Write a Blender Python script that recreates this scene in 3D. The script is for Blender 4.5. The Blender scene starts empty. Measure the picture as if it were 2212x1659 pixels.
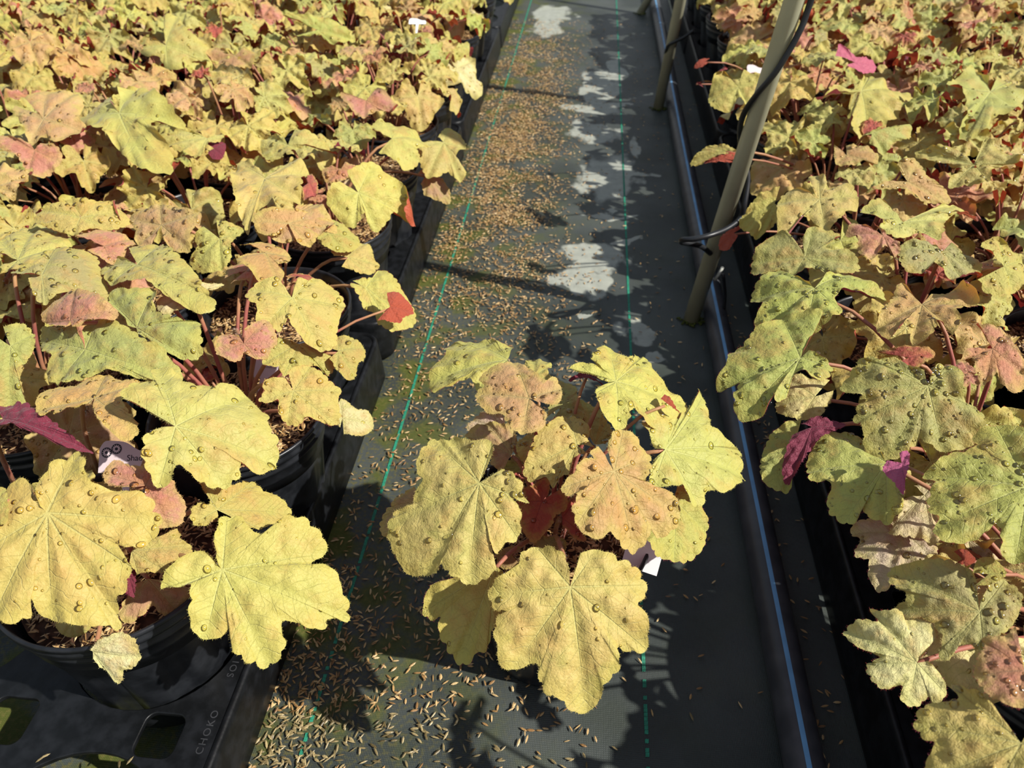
import bpy, bmesh, math, random
import numpy as np
from mathutils import Vector, Matrix, noise as mnoise

random.seed(7)
rng = np.random.default_rng(7)
scene = bpy.context.scene
COL = scene.collection

# ------------------------------------------------------------------ camera
FPX, PITCH, YAW, CAMZ = 1597.0, math.radians(40.42), math.radians(5.55), 0.67
cd = bpy.data.cameras.new('camera')
cam = bpy.data.objects.new('camera', cd)
COL.objects.link(cam)
cd.sensor_width = 36.0
cd.lens = FPX / 2212.0 * 36.0
cd.clip_start = 0.01
cam.location = (0, 0, CAMZ)
cam.rotation_euler = (math.pi / 2 - PITCH, 0, YAW)
cd.dof.use_dof = True
cd.dof.focus_distance = 0.58
cd.dof.aperture_fstop = 11.0
scene.camera = cam

# ------------------------------------------------------------------ light
world = bpy.data.worlds.new('greenhouse_daylight')
scene.world = world
world.use_nodes = True
wn, wl = world.node_tree.nodes, world.node_tree.links
wn.clear()
wo = wn.new('ShaderNodeOutputWorld'); wb = wn.new('ShaderNodeBackground')
tc = wn.new('ShaderNodeTexCoord'); sx = wn.new('ShaderNodeSeparateXYZ'); rp = wn.new('ShaderNodeValToRGB')
wl.new(tc.outputs['Generated'], sx.inputs[0]); wl.new(sx.outputs['Z'], rp.inputs[0])
rp.color_ramp.elements[0].position = 0.0; rp.color_ramp.elements[0].color = (0.95, 0.93, 0.86, 1)
rp.color_ramp.elements[1].position = 0.75; rp.color_ramp.elements[1].color = (0.62, 0.78, 1.0, 1)
wl.new(rp.outputs[0], wb.inputs[0]); wb.inputs[1].default_value = 0.37
wl.new(wb.outputs[0], wo.inputs[0])

sl = bpy.data.lights.new('sun', 'SUN'); sl.energy = 5.3; sl.angle = math.radians(0.7); sl.color = (1.0, 0.965, 0.9)
so = bpy.data.objects.new('sun', sl); COL.objects.link(so)
SUND = Vector((1.0, -0.27, 0.96)).normalized()
so.rotation_euler = SUND.to_track_quat('Z', 'Y').to_euler()
so.location = (3, -1, 3)

vs = scene.view_settings
vs.view_transform = 'Standard'; vs.look = 'None'; vs.gamma = 1.0; vs.exposure = 0.27; vs.use_curve_mapping = False

# ------------------------------------------------------------------ the camera's ray through a pixel, met with a real plane
FW = Vector((-math.sin(YAW) * math.cos(PITCH), math.cos(YAW) * math.cos(PITCH), -math.sin(PITCH)))
RT = Vector((math.cos(YAW), math.sin(YAW), 0))
UP = RT.cross(FW)
CP = Vector((0, 0, CAMZ))
def ray(x, y): return FW + RT * ((x - 1106) / FPX) - UP * ((y - 829.5) / FPX)
def at(x, y, z):
    d = ray(x, y); return CP + d * ((z - CAMZ) / d.z)
def at_y(x, y, Y):
    d = ray(x, y); return CP + d * (Y / d.y)
def on_plane(x, y, c, n):
    d = ray(x, y); return CP + d * ((c - CP).dot(n) / d.dot(n))

# ------------------------------------------------------------------ materials
def nodemat(name):
    m = bpy.data.materials.new(name); m.use_nodes = True
    n, l = m.node_tree.nodes, m.node_tree.links
    return m, n, l, n['Principled BSDF']
def N(n, t, **kw):
    o = n.new(t)
    for k, v in kw.items():
        if k.startswith('i_'):
            key = k[2:]; key = int(key) if key.isdigit() else key.replace('_', ' ')
            o.inputs[key].default_value = v
        else: setattr(o, k, v)
    return o
def mathn(n, l, op, a, b=None, c=None, clamp=False):
    o = n.new('ShaderNodeMath'); o.operation = op; o.use_clamp = clamp
    for i, v in enumerate((a, b, c)):
        if v is None: continue
        if isinstance(v, (int, float)): o.inputs[i].default_value = v
        else: l.new(v, o.inputs[i])
    return o.outputs[0]
def mixc(n, l, f, a, b, mode='MIX'):
    o = n.new('ShaderNodeMix'); o.data_type = 'RGBA'; o.blend_type = mode
    for i, v in ((0, f), (6, a), (7, b)):
        if isinstance(v, (int, float)): o.inputs[i].default_value = v
        elif isinstance(v, tuple): o.inputs[i].default_value = (*v, 1)
        else: l.new(v, o.inputs[i])
    return o.outputs[2]
def smooth(n, l, v, a, b, lo=0.0, hi=1.0):
    o = n.new('ShaderNodeMapRange'); o.interpolation_type = 'SMOOTHSTEP'
    l.new(v, o.inputs[0]); o.inputs[1].default_value = a; o.inputs[2].default_value = b
    o.inputs[3].default_value = lo; o.inputs[4].default_value = hi
    return o.outputs[0]

def leaf_material():
    m, n, l, p = nodemat('velvety_leaf')
    out = n['Material Output']
    oi = N(n, 'ShaderNodeObjectInfo')
    blush = N(n, 'ShaderNodeAttribute', attribute_type='OBJECT', attribute_name='blush').outputs['Fac']
    under = N(n, 'ShaderNodeAttribute', attribute_type='OBJECT', attribute_name='underside_up').outputs['Fac']
    uv1 = N(n, 'ShaderNodeUVMap', uv_map='Vein'); s1 = N(n, 'ShaderNodeSeparateXYZ'); l.new(uv1.outputs[0], s1.inputs[0])
    uv2 = N(n, 'ShaderNodeUVMap', uv_map='Edge'); s2 = N(n, 'ShaderNodeSeparateXYZ'); l.new(uv2.outputs[0], s2.inputs[0])
    uv3 = N(n, 'ShaderNodeUVMap', uv_map='Pos')
    off = N(n, 'ShaderNodeVectorMath', operation='MULTIPLY_ADD'); l.new(oi.outputs['Random'], off.inputs[0])
    off.inputs[1].default_value = (57, 31, 83); l.new(uv3.outputs[0], off.inputs[2])
    pos = off.outputs[0]
    U, V, R = s1.outputs[0], s1.outputs[1], s2.outputs[1]
    def noise(sc, det=4.0, rough=0.55):
        o = N(n, 'ShaderNodeTexNoise'); o.inputs['Scale'].default_value = sc; o.inputs['Detail'].default_value = det
        o.inputs['Roughness'].default_value = rough; l.new(pos, o.inputs[0]); return o.outputs['Fac']
    base = oi.outputs['Color']
    ochre = mixc(n, l, 0.6, base, (0.58, 0.33, 0.10))
    limey = mixc(n, l, 0.55, base, (0.52, 0.52, 0.12))
    nb = noise(1.7, 5, 0.6)
    c = mixc(n, l, smooth(n, l, nb, 0.46, 0.64, 0, 0.85), base, ochre)
    c = mixc(n, l, smooth(n, l, noise(2.3, 4, 0.6), 0.52, 0.70, 0, 0.8), c, limey)
    # redder heart, lime rim
    wob = mathn(n, l, 'MULTIPLY_ADD', noise(4.0), 0.5, -0.25)
    rr = mathn(n, l, 'ADD', R, wob)
    c = mixc(n, l, mathn(n, l, 'MULTIPLY', smooth(n, l, rr, 0.9, 0.1), mathn(n, l, 'MULTIPLY', blush, 0.75)), c, (0.52, 0.12, 0.08))
    rim = mathn(n, l, 'MULTIPLY', smooth(n, l, rr, 0.72, 1.0), 0.5)
    c = mixc(n, l, rim, c, (0.60, 0.50, 0.11))
    near = mathn(n, l, 'MULTIPLY', smooth(n, l, U, 0.17, 0.0), mathn(n, l, 'MULTIPLY_ADD', blush, -0.5, 0.5))
    c = mixc(n, l, near, c, mixc(n, l, 0.5, base, (0.50, 0.54, 0.13)))
    # veins
    w = mathn(n, l, 'MULTIPLY_ADD', V, -0.009, 0.015)
    dv = mathn(n, l, 'DIVIDE', U, w)
    vein = smooth(n, l, dv, 1.25, 0.4)
    ph = mathn(n, l, 'MULTIPLY_ADD', noise(3.0, 2), 0.25, mathn(n, l, 'SUBTRACT', V, mathn(n, l, 'MULTIPLY', U, 0.9)))
    fr = mathn(n, l, 'FRACT', mathn(n, l, 'MULTIPLY', ph, 6.5))
    tri = mathn(n, l, 'ABSOLUTE', mathn(n, l, 'SUBTRACT', fr, 0.5))
    sec = mathn(n, l, 'MULTIPLY', smooth(n, l, tri, 0.065, 0.0), smooth(n, l, U, 0.42, 0.15))
    vo = N(n, 'ShaderNodeTexVoronoi', feature='DISTANCE_TO_EDGE'); vo.inputs['Scale'].default_value = 15; l.new(pos, vo.inputs[0])
    ret = smooth(n, l, vo.outputs['Distance'], 0.07, 0.0)
    vm = mathn(n, l, 'MAXIMUM', mathn(n, l, 'MULTIPLY', vein, 0.75), mathn(n, l, 'MULTIPLY', sec, 0.4))
    vm = mathn(n, l, 'MAXIMUM', vm, mathn(n, l, 'MULTIPLY', ret, 0.14))
    vcol = mixc(n, l, blush, mixc(n, l, 0.6, base, (0.66, 0.66, 0.24)), (0.40, 0.07, 0.07))
    c = mixc(n, l, vm, c, vcol)
    fine = noise(34, 3, 0.7)
    c = mixc(n, l, 1.0, c, mixc(n, l, fine, (0.80, 0.79, 0.76), (1.12, 1.12, 1.12)), 'MULTIPLY')
    # underside
    und = mixc(n, l, oi.outputs['Random'], (0.24, 0.035, 0.06), (0.50, 0.11, 0.045))
    und = mixc(n, l, mathn(n, l, 'MULTIPLY', vein, 0.5), und, (0.55, 0.25, 0.22))
    und = mixc(n, l, mathn(n, l, 'MULTIPLY', under, 0.9), und, base)
    geo = N(n, 'ShaderNodeNewGeometry')
    back = mathn(n, l, 'MAXIMUM', geo.outputs['Backfacing'], under, clamp=True)
    c = mixc(n, l, back, c, und)
    l.new(c, p.inputs['Base Color'])
    p.inputs['Roughness'].default_value = 0.52
    p.inputs['Specular IOR Level'].default_value = 0.32
    p.inputs['Sheen Weight'].default_value = 0.12
    p.inputs['Sheen Roughness'].default_value = 0.4
    h = mathn(n, l, 'MULTIPLY', vein, -0.45)
    h = mathn(n, l, 'MULTIPLY_ADD', sec, -0.28, h)
    h = mathn(n, l, 'MULTIPLY_ADD', ret, -0.10, h)
    h = mathn(n, l, 'MULTIPLY_ADD', noise(9, 4), 1.9, h)
    h = mathn(n, l, 'MULTIPLY_ADD', fine, 0.35, h)
    b = N(n, 'ShaderNodeBump'); b.inputs['Strength'].default_value = 0.75; b.inputs['Distance'].default_value = 0.0014
    l.new(h, b.inputs['Height']); l.new(b.outputs[0], p.inputs['Normal'])
    tr = N(n, 'ShaderNodeBsdfTranslucent'); l.new(mixc(n, l, 1.0, c, (1.0, 0.62, 0.32), 'MULTIPLY'), tr.inputs[0])
    ms = N(n, 'ShaderNodeMixShader'); ms.inputs[0].default_value = 0.24
    l.new(p.outputs[0], ms.inputs[1]); l.new(tr.outputs[0], ms.inputs[2]); l.new(ms.outputs[0], out.inputs[0])
    return m

def drop_material():
    m, n, l, p = nodemat('water')
    out = n['Material Output']
    t = N(n, 'ShaderNodeBsdfTransparent'); t.inputs[0].default_value = (1.0, 0.97, 0.76, 1)
    g = N(n, 'ShaderNodeBsdfGlossy'); g.inputs['Roughness'].default_value = 0.11; g.inputs[0].default_value = (1, 1, 1, 1)
    f = N(n, 'ShaderNodeFresnel'); f.inputs[0].default_value = 1.6
    ms = N(n, 'ShaderNodeMixShader'); l.new(f.outputs[0], ms.inputs[0]); l.new(t.outputs[0], ms.inputs[1]); l.new(g.outputs[0], ms.inputs[2])
    l.new(ms.outputs[0], out.inputs[0])
    return m

def simple(name, col, rough=0.5, spec=0.5, var=0.0, scale=60.0, bump=0.0, col2=None, dist=0.001):
    m, n, l, p = nodemat(name)
    p.inputs['Roughness'].default_value = rough; p.inputs['Specular IOR Level'].default_value = spec
    t = N(n, 'ShaderNodeTexCoord'); no = N(n, 'ShaderNodeTexNoise'); no.inputs['Scale'].default_value = scale; no.inputs['Detail'].default_value = 6
    l.new(t.outputs['Object'], no.inputs[0])
    f = smooth(n, l, no.outputs['Fac'], 0.35, 0.7)
    c2 = col2 or tuple(min(1, x * (1 + var)) for x in col)
    l.new(mixc(n, l, f, col, c2), p.inputs['Base Color'])
    if bump:
        b = N(n, 'ShaderNodeBump'); b.inputs['Strength'].default_value = bump; b.inputs['Distance'].default_value = dist
        l.new(no.outputs['Fac'], b.inputs['Height']); l.new(b.outputs[0], p.inputs['Normal'])
    return m

def husk_material():
    m, n, l, p = nodemat('rice_hull')
    g = N(n, 'ShaderNodeNewGeometry')
    r = N(n, 'ShaderNodeValToRGB'); e = r.color_ramp.elements
    e[0].color = (0.20, 0.10, 0.035, 1); e[1].color = (0.62, 0.45, 0.22, 1); e[1].position = 1.0
    x = e.new(0.5); x.color = (0.42, 0.25, 0.09, 1)
    l.new(g.outputs['Random Per Island'], r.inputs[0]); l.new(r.outputs[0], p.inputs['Base Color'])
    p.inputs['Roughness'].default_value = 0.45
    return m

def ground_material():
    m, n, l, p = nodemat('woven_ground_cloth')
    t = N(n, 'ShaderNodeTexCoord'); o = t.outputs['Object']
    s = N(n, 'ShaderNodeSeparateXYZ'); l.new(o, s.inputs[0]); X, Y = s.outputs[0], s.outputs[1]
    def noise(sc, det=4, vec=o, stretch=None):
        k = N(n, 'ShaderNodeTexNoise'); k.inputs['Scale'].default_value = sc; k.inputs['Detail'].default_value = det
        if stretch:
            mp = N(n, 'ShaderNodeMapping'); mp.inputs['Scale'].default_value = stretch; l.new(vec, mp.inputs[0]); l.new(mp.outputs[0], k.inputs[0])
        else: l.new(vec, k.inputs[0])
        return k.outputs['Fac']
    big = noise(6, 5)
    c = mixc(n, l, smooth(n, l, big, 0.35, 0.65), (0.038, 0.045, 0.041), (0.070, 0.079, 0.073))
    # moss and algae, thicker on the left side of the aisle
    left = smooth(n, l, X, 0.06, -0.26)
    mo = mathn(n, l, 'MULTIPLY', smooth(n, l, noise(17, 6), 0.46, 0.62), mathn(n, l, 'MULTIPLY_ADD', left, 0.9, 0.06))
    c = mixc(n, l, mo, c, (0.075, 0.088, 0.012))
    fine = noise(240, 3)
    c = mixc(n, l, mathn(n, l, 'MULTIPLY', smooth(n, l, fine, 0.45, 0.7), mathn(n, l, 'MULTIPLY', left, 0.7)), c, (0.13, 0.115, 0.03))
    # pale ragged patches mixed into the cloth's base colour
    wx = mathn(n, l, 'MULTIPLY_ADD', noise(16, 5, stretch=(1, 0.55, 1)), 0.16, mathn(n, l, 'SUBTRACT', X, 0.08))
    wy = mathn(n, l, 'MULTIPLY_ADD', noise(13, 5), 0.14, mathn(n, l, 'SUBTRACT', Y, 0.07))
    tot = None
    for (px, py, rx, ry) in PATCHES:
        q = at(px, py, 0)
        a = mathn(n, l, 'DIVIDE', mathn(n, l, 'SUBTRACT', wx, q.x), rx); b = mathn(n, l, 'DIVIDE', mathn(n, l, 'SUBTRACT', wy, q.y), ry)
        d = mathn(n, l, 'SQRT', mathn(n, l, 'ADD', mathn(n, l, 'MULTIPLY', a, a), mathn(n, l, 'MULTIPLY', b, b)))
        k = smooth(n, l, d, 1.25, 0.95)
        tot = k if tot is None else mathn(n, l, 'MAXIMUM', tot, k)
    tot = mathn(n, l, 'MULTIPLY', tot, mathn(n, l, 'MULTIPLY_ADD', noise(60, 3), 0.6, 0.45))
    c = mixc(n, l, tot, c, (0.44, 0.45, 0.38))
    l.new(c, p.inputs['Base Color'])
    # weave
    w1 = N(n, 'ShaderNodeTexWave', bands_direction='X'); w1.inputs['Scale'].default_value = 210; w1.inputs['Distortion'].default_value = 1.6
    w2 = N(n, 'ShaderNodeTexWave', bands_direction='Y'); w2.inputs['Scale'].default_value = 170; w2.inputs['Distortion'].default_value = 1.6
    l.new(o, w1.inputs[0]); l.new(o, w2.inputs[0])
    h = mathn(n, l, 'MULTIPLY', w1.outputs['Fac'], w2.outputs['Fac'])
    h = mathn(n, l, 'MULTIPLY_ADD', fine, 1.3, h)
    h = mathn(n, l, 'MULTIPLY_ADD', noise(9, 3), 6.0, h)
    b = N(n, 'ShaderNodeBump'); b.inputs['Strength'].default_value = 0.35; b.inputs['Distance'].default_value = 0.0009
    l.new(h, b.inputs['Height']); l.new(b.outputs[0], p.inputs['Normal'])
    l.new(mathn(n, l, 'MULTIPLY_ADD', mo, 0.3, 0.42), p.inputs['Roughness'])
    p.inputs['Specular IOR Level'].default_value = 0.3
    return m

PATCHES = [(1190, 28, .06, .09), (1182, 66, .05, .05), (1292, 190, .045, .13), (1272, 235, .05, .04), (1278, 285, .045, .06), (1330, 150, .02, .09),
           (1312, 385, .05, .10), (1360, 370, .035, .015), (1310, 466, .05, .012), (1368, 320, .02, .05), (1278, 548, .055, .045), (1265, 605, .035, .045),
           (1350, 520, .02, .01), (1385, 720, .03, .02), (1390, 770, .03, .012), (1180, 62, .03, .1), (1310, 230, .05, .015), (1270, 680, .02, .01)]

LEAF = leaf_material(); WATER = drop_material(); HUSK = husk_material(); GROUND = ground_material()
POT = simple('black_pot_plastic', (0.008, 0.009, 0.011), 0.34, 0.42, scale=60, bump=0.25, col2=(0.020, 0.022, 0.026))
TRAY = simple('black_tray_plastic', (0.004, 0.0045, 0.005), 0.42, 0.28, scale=70, bump=0.6, col2=(0.011, 0.012, 0.014))
EMB = simple('scuffed_black_plastic', (0.03, 0.031, 0.034), 0.5, 0.4, 0.4)
SOIL = simple('damp_potting_mix', (0.035, 0.016, 0.008), 0.8, 0.3, 2.0, 120, 0.8)
STALK = simple('hairy_stalk', (0.34, 0.10, 0.085), 0.5, 0.3, scale=18, col2=(0.42, 0.24, 0.10))
HAIR = simple('pale_hair', (0.75, 0.6, 0.5), 0.4, 0.5)
PIPE = simple('black_pipe', (0.038, 0.040, 0.046), 0.4, 0.5, scale=35, bump=0.2, col2=(0.065, 0.066, 0.072))
BLUE = simple('blue_stripe', (0.12, 0.30, 0.52), 0.45, 0.5, 0.25, 30)
POLEM = simple('weathered_khaki_conduit', (0.46, 0.45, 0.31), 0.38, 0.5, 0.3, 12)
HOSE = simple('black_hose_rubber', (0.012, 0.013, 0.015), 0.4, 0.5, 0.3, 40)
THREAD = simple('green_thread', (0.015, 0.17, 0.10), 0.5, 0.4, 0.6, 300)
CARD = simple('pale_mauve_card', (0.62, 0.52, 0.53), 0.4, 0.4, 0.03, 10)
WHITE = simple('white_card', (0.85, 0.84, 0.84), 0.35, 0.4, 0.02, 10)
INK = simple('dark_ink', (0.03, 0.03, 0.04), 0.6, 0.3)
CLEAR = simple('cloudy_clip_plastic', (0.55, 0.56, 0.50), 0.3, 0.6)
MOSS = simple('moss', (0.05, 0.06, 0.01), 0.9, 0.2, 1.0, 200, 0.8)

# ------------------------------------------------------------------ mesh helpers
def mesh(name, verts, faces, mats=(), smooth_=True, mi=None, uvs=None):
    me = bpy.data.meshes.new(name)
    me.from_pydata([tuple(v) for v in verts], [], faces)
    for m in mats: me.materials.append(m)
    if smooth_: me.polygons.foreach_set('use_smooth', [True] * len(me.polygons))
    if mi is not None: me.polygons.foreach_set('material_index', mi)
    if uvs:
        li = np.empty(len(me.loops), dtype=np.int32); me.loops.foreach_get('vertex_index', li)
        for k, arr in uvs.items():
            lay = me.uv_layers.new(name=k); lay.data.foreach_set('uv', np.asarray(arr, dtype=np.float32)[li].ravel())
    me.update()
    return me
def obj(name, me, parent=None, loc=None, rot=None, scale=None):
    o = bpy.data.objects.new(name, me); COL.objects.link(o)
    if parent is not None: o.parent = parent
    if loc is not None: o.location = loc
    if rot is not None: o.rotation_euler = rot
    if scale is not None: o.scale = scale if hasattr(scale, '__len__') else (scale,) * 3
    return o
def thing(o, label, cat, group=None):
    o['label'] = label; o['category'] = cat
    if group: o['group'] = group
    return o
def text_object(name, body, size, mat, parent, loc, rot=(0, 0, 0), extrude=0.0, spacing=1.0):
    cu = bpy.data.curves.new(name, 'FONT'); cu.body = body; cu.size = size; cu.extrude = extrude; cu.space_character = spacing
    t = bpy.data.objects.new('tmp', cu); COL.objects.link(t); bpy.context.view_layer.update()
    me = bpy.data.meshes.new_from_object(t.evaluated_get(bpy.context.evaluated_depsgraph_get()))
    bpy.data.objects.remove(t); me.materials.clear(); me.materials.append(mat)
    return obj(name, me, parent, loc, rot)
class MB:
    def __init__(s): s.v, s.f, s.m = [], [], []
    def add(s, v, f, mi=0):
        b = len(s.v); s.v += [tuple(x) for x in v]; s.f += [tuple(b + i for i in q) for q in f]; s.m += [mi] * len(f)
    def tube(s, pts, rad, seg=8, mi=0, cap=True):
        pts = [Vector(p) for p in pts]; vs_, fs = [], []
        up = Vector((0.123, 0.31, 0.94)).normalized(); side = None
        for i, p in enumerate(pts):
            d = (pts[min(i + 1, len(pts) - 1)] - pts[max(i - 1, 0)]).normalized()
            if side is None: side = d.cross(up); side = side.normalized() if side.length > 1e-4 else Vector((1, 0, 0))
            side = (side - d * side.dot(d)).normalized(); w = d.cross(side)
            r = rad[i] if hasattr(rad, '__len__') else rad
            for k in range(seg):
                a = 2 * math.pi * k / seg; vs_.append(p + (side * math.cos(a) + w * math.sin(a)) * r)
        for i in range(len(pts) - 1):
            for k in range(seg):
                a, b = i * seg + k, i * seg + (k + 1) % seg
                fs.append((a, b, b + seg, a + seg))
        if cap:
            fs.append(tuple(reversed(range(seg)))); fs.append(tuple(range((len(pts) - 1) * seg, len(pts) * seg)))
        s.add(vs_, fs, mi)
    def box(s, c, h, mi=0):
        v = [(c[0] + a * h[0], c[1] + b * h[1], c[2] + d * h[2]) for a in (-1, 1) for b in (-1, 1) for d in (-1, 1)]
        s.add(v, [(0, 1, 3, 2), (4, 6, 7, 5), (0, 4, 5, 1), (2, 3, 7, 6), (0, 2, 6, 4), (1, 5, 7, 3)], mi)
    def build(s, name, mats, parent=None, sm=True, **k):
        mats = mats if isinstance(mats, (list, tuple)) else [mats]
        return obj(name, mesh(name, s.v, s.f, mats, sm, s.m), parent, **k)
def spline(pts, n):
    """Catmull-Rom through the points, n samples."""
    P = np.asarray(pts, float); P = np.vstack([2 * P[0] - P[1], P, 2 * P[-1] - P[-2]])
    out = []
    m = len(P) - 3
    for k in range(n):
        t = k / (n - 1) * m; i = min(int(t), m - 1); u = t - i
        a, b, c, d = P[i:i + 4]
        out.append(0.5 * ((2 * b) + (-a + c) * u + (2 * a - 5 * b + 4 * c - d) * u * u + (-a + 3 * b - 3 * c + d) * u ** 3))
    return np.array(out)

# ------------------------------------------------------------------ the leaf
def leaf_geometry(outline, tips, R, seed, nr=15, ns=150, droop=0.16, puff=1.0, teeth=1.0, curls=(), hair=False, ruffle=1.0, tooth_n=None):
    """outline: open polyline round the blade from one side of the stalk notch to the other, blade centre at the origin."""
    r = np.random.default_rng(seed)
    P = np.asarray(outline, float)
    S = spline(P, 700)
    seg = np.r_[0, np.cumsum(np.linalg.norm(np.diff(S, axis=0), axis=1))]; L = seg[-1]
    s = np.linspace(0, L, ns)
    B = np.c_[np.interp(s, seg, S[:, 0]), np.interp(s, seg, S[:, 1])]
    T = np.gradient(B, axis=0); T /= np.linalg.norm(T, axis=1)[:, None] + 1e-9
    area = np.sum(B[:-1, 0] * B[1:, 1] - B[1:, 0] * B[:-1, 1])
    Nn = np.c_[T[:, 1], -T[:, 0]] * (1 if area > 0 else -1)
    nt = tooth_n or max(14, int(L / (0.19 * R)))
    ph = s / L * nt + 0.35 * np.sin(s / L * 9 + r.uniform(0, 6))
    sc = np.abs(np.sin(np.pi * ph)) ** 0.55
    fade = np.clip(np.minimum(s, L - s) / (0.35 * R), 0, 1)
    B = B + Nn * ((sc - 0.6) * 0.058 * R * teeth * (0.7 + 0.5 * np.sin(s / L * 31 + seed)) * fade)[:, None]
    an = np.unwrap(np.arctan2(B[:, 1], B[:, 0])); sg = 1 if an[-1] > an[0] else -1
    rb = np.linalg.norm(B, axis=1); an = np.maximum.accumulate(sg * an + np.arange(ns) * 1e-4)
    B = np.c_[rb * np.cos(sg * an), rb * np.sin(sg * an)]
    T = np.gradient(B, axis=0); T /= np.linalg.norm(T, axis=1)[:, None] + 1e-9
    Nn = np.c_[T[:, 1], -T[:, 0]] * (1 if area > 0 else -1)
    rad = (np.arange(nr + 1) / nr) ** 0.85
    G = B[None, :, :] * rad[:, None, None]
    V2 = G.reshape(-1, 2)
    Rr = np.repeat(rad, ns)
    Ss = np.tile(s / L, nr + 1)
    tp = np.asarray(tips, float); tl = np.linalg.norm(tp, axis=1); td = tp / tl[:, None]
    al = np.clip(V2 @ td.T, 0, tl[None, :]); pe = np.linalg.norm(V2[:, None, :] - al[:, :, None] * td[None], axis=2)
    # veins arch slightly: choose the nearest
    k = pe.argmin(1); u = pe[np.arange(len(k)), k]; v = al[np.arange(len(k)), k]
    rho = np.linalg.norm(V2, axis=1) / R
    z = droop * R * (0.35 - rho ** 2)
    z += puff * R * 0.055 * (1 - np.exp(-(u / (0.10 * R)) ** 2)) * (0.3 + 0.7 * np.minimum(1, rho * 2))
    z += puff * R * 0.020 * np.sin(rho * 21 + r.uniform(0, 6)) * np.exp(-((u / R - 0.16) / 0.1) ** 2)
    nk = r.integers(5, 9)
    z += ruffle * R * 0.050 * np.sin(2 * np.pi * nk * Ss + r.uniform(0, 6)) * Rr ** 3
    z += ruffle * R * 0.020 * np.sin(2 * np.pi * (nk * 2 + 3) * Ss + r.uniform(0, 6)) * Rr ** 5
    ax = r.uniform(0, 2 * np.pi)
    z += R * 0.055 * np.sin(V2 @ np.array([np.cos(ax), np.sin(ax)]) / R * 2.6 + r.uniform(0, 6))
    V3 = np.c_[V2, z]
    for (ca, a0, rc) in curls:            # a lobe rolled up and over
        d = np.array([np.cos(ca), np.sin(ca)]); a = V3[:, :2] @ d - a0 * R; w = a > 0
        th = a[w] / (rc * R)
        V3[w, :2] += np.outer(rc * R * np.sin(th) - a[w], d); V3[w, 2] += rc * R * (1 - np.cos(th))
    F = []
    for j in range(nr):
        for i in range(ns - 1):
            a = j * ns + i
            F.append((a, a + 1, a + 1 + ns, a + ns) if area < 0 else (a + ns, a + 1 + ns, a + 1, a))
    verts = V3; uv = {'Vein': np.c_[u / R, v / R], 'Edge': np.c_[Ss, Rr], 'Pos': V2 / R}
    if hair:
        hv, base = [], (nr) * ns
        m = int(L / 0.0011)
        idx = np.sort(r.uniform(0, ns - 1.001, m))
        i0 = idx.astype(int); t = (idx - i0)[:, None]
        p0 = V3[base + i0] * (1 - t) + V3[base + i0 + 1] * t
        nn = np.c_[Nn[i0], r.normal(0, 0.4, m)] + np.c_[T[i0] * r.normal(0, 0.5, m)[:, None], np.zeros(m)]
        ln = r.uniform(0.0006, 0.0015, m)[:, None]
        tt = np.c_[T[i0], np.zeros(m)] * 0.00011
        a = len(verts); tri = np.stack([p0 - tt, p0 + tt, p0 + nn * ln], 1).reshape(-1, 3)
        verts = np.vstack([verts, tri]); F += [(a + 3 * q, a + 3 * q + 1, a + 3 * q + 2) for q in range(m)]
        e = np.repeat(base + i0, 3)
        uv = {kk: np.vstack([x, x[e]]) for kk, x in uv.items()}
    return verts, F, uv, (nr, ns)

def drops_on(V3, dims, R, n, seed, rmin, rmax, seg=10, rings=4):
    r = np.random.default_rng(seed); nr, ns = dims; G = V3[:(nr + 1) * ns].reshape(nr + 1, ns, 3)
    v, f = [], []
    for _ in range(n):
        j = r.integers(1, nr - 1) if r.random() > .25 else nr - 1
        j = min(int(nr * math.sqrt(r.random()) * 0.98), nr - 1); j = max(1, j); i = r.integers(1, ns - 2)
        p = G[j, i] * .6 + G[j, i + 1] * .4
        a = G[j + 1, i] - G[j - 1, i]; b = G[j, i + 1] - G[j, i - 1]; nn = np.cross(a, b); ln = np.linalg.norm(nn)
        if ln < 1e-12: continue
        nn /= ln
        if nn[2] < 0: nn = -nn
        if nn[2] < .35: continue
        t1 = np.cross(nn, [0, 0, 1.0]) if nn[2] < .999 else np.array([1.0, 0, 0]); t1 /= np.linalg.norm(t1) + 1e-9; t2 = np.cross(nn, t1)
        q = r.uniform(0, math.pi); e1 = t1 * math.cos(q) + t2 * math.sin(q); e2 = np.cross(nn, e1)
        ra = rmin + (rmax - rmin) * r.random() ** 2.6; el = 1 + 0.5 * r.random() ** 2; hh = ra * r.uniform(.4, .62)
        base = len(v)
        for k in range(rings):
            th = k / rings * math.pi / 2; rr, zz = math.cos(th), math.sin(th)
            for s_ in range(seg):
                A = 2 * math.pi * s_ / seg
                v.append(p + e1 * ra * el * rr * math.cos(A) + e2 * ra * rr * math.sin(A) + nn * (hh * zz - ra * .04))
        v.append(p + nn * hh)
        for k in range(rings - 1):
            for s_ in range(seg):
                a_, b_ = base + k * seg + s_, base + k * seg + (s_ + 1) % seg
                f.append((a_, b_, b_ + seg, a_ + seg))
        top = base + rings * seg; o = base + (rings - 1) * seg
        for s_ in range(seg): f.append((o + s_, o + (s_ + 1) % seg, top))
    return v, f

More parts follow.
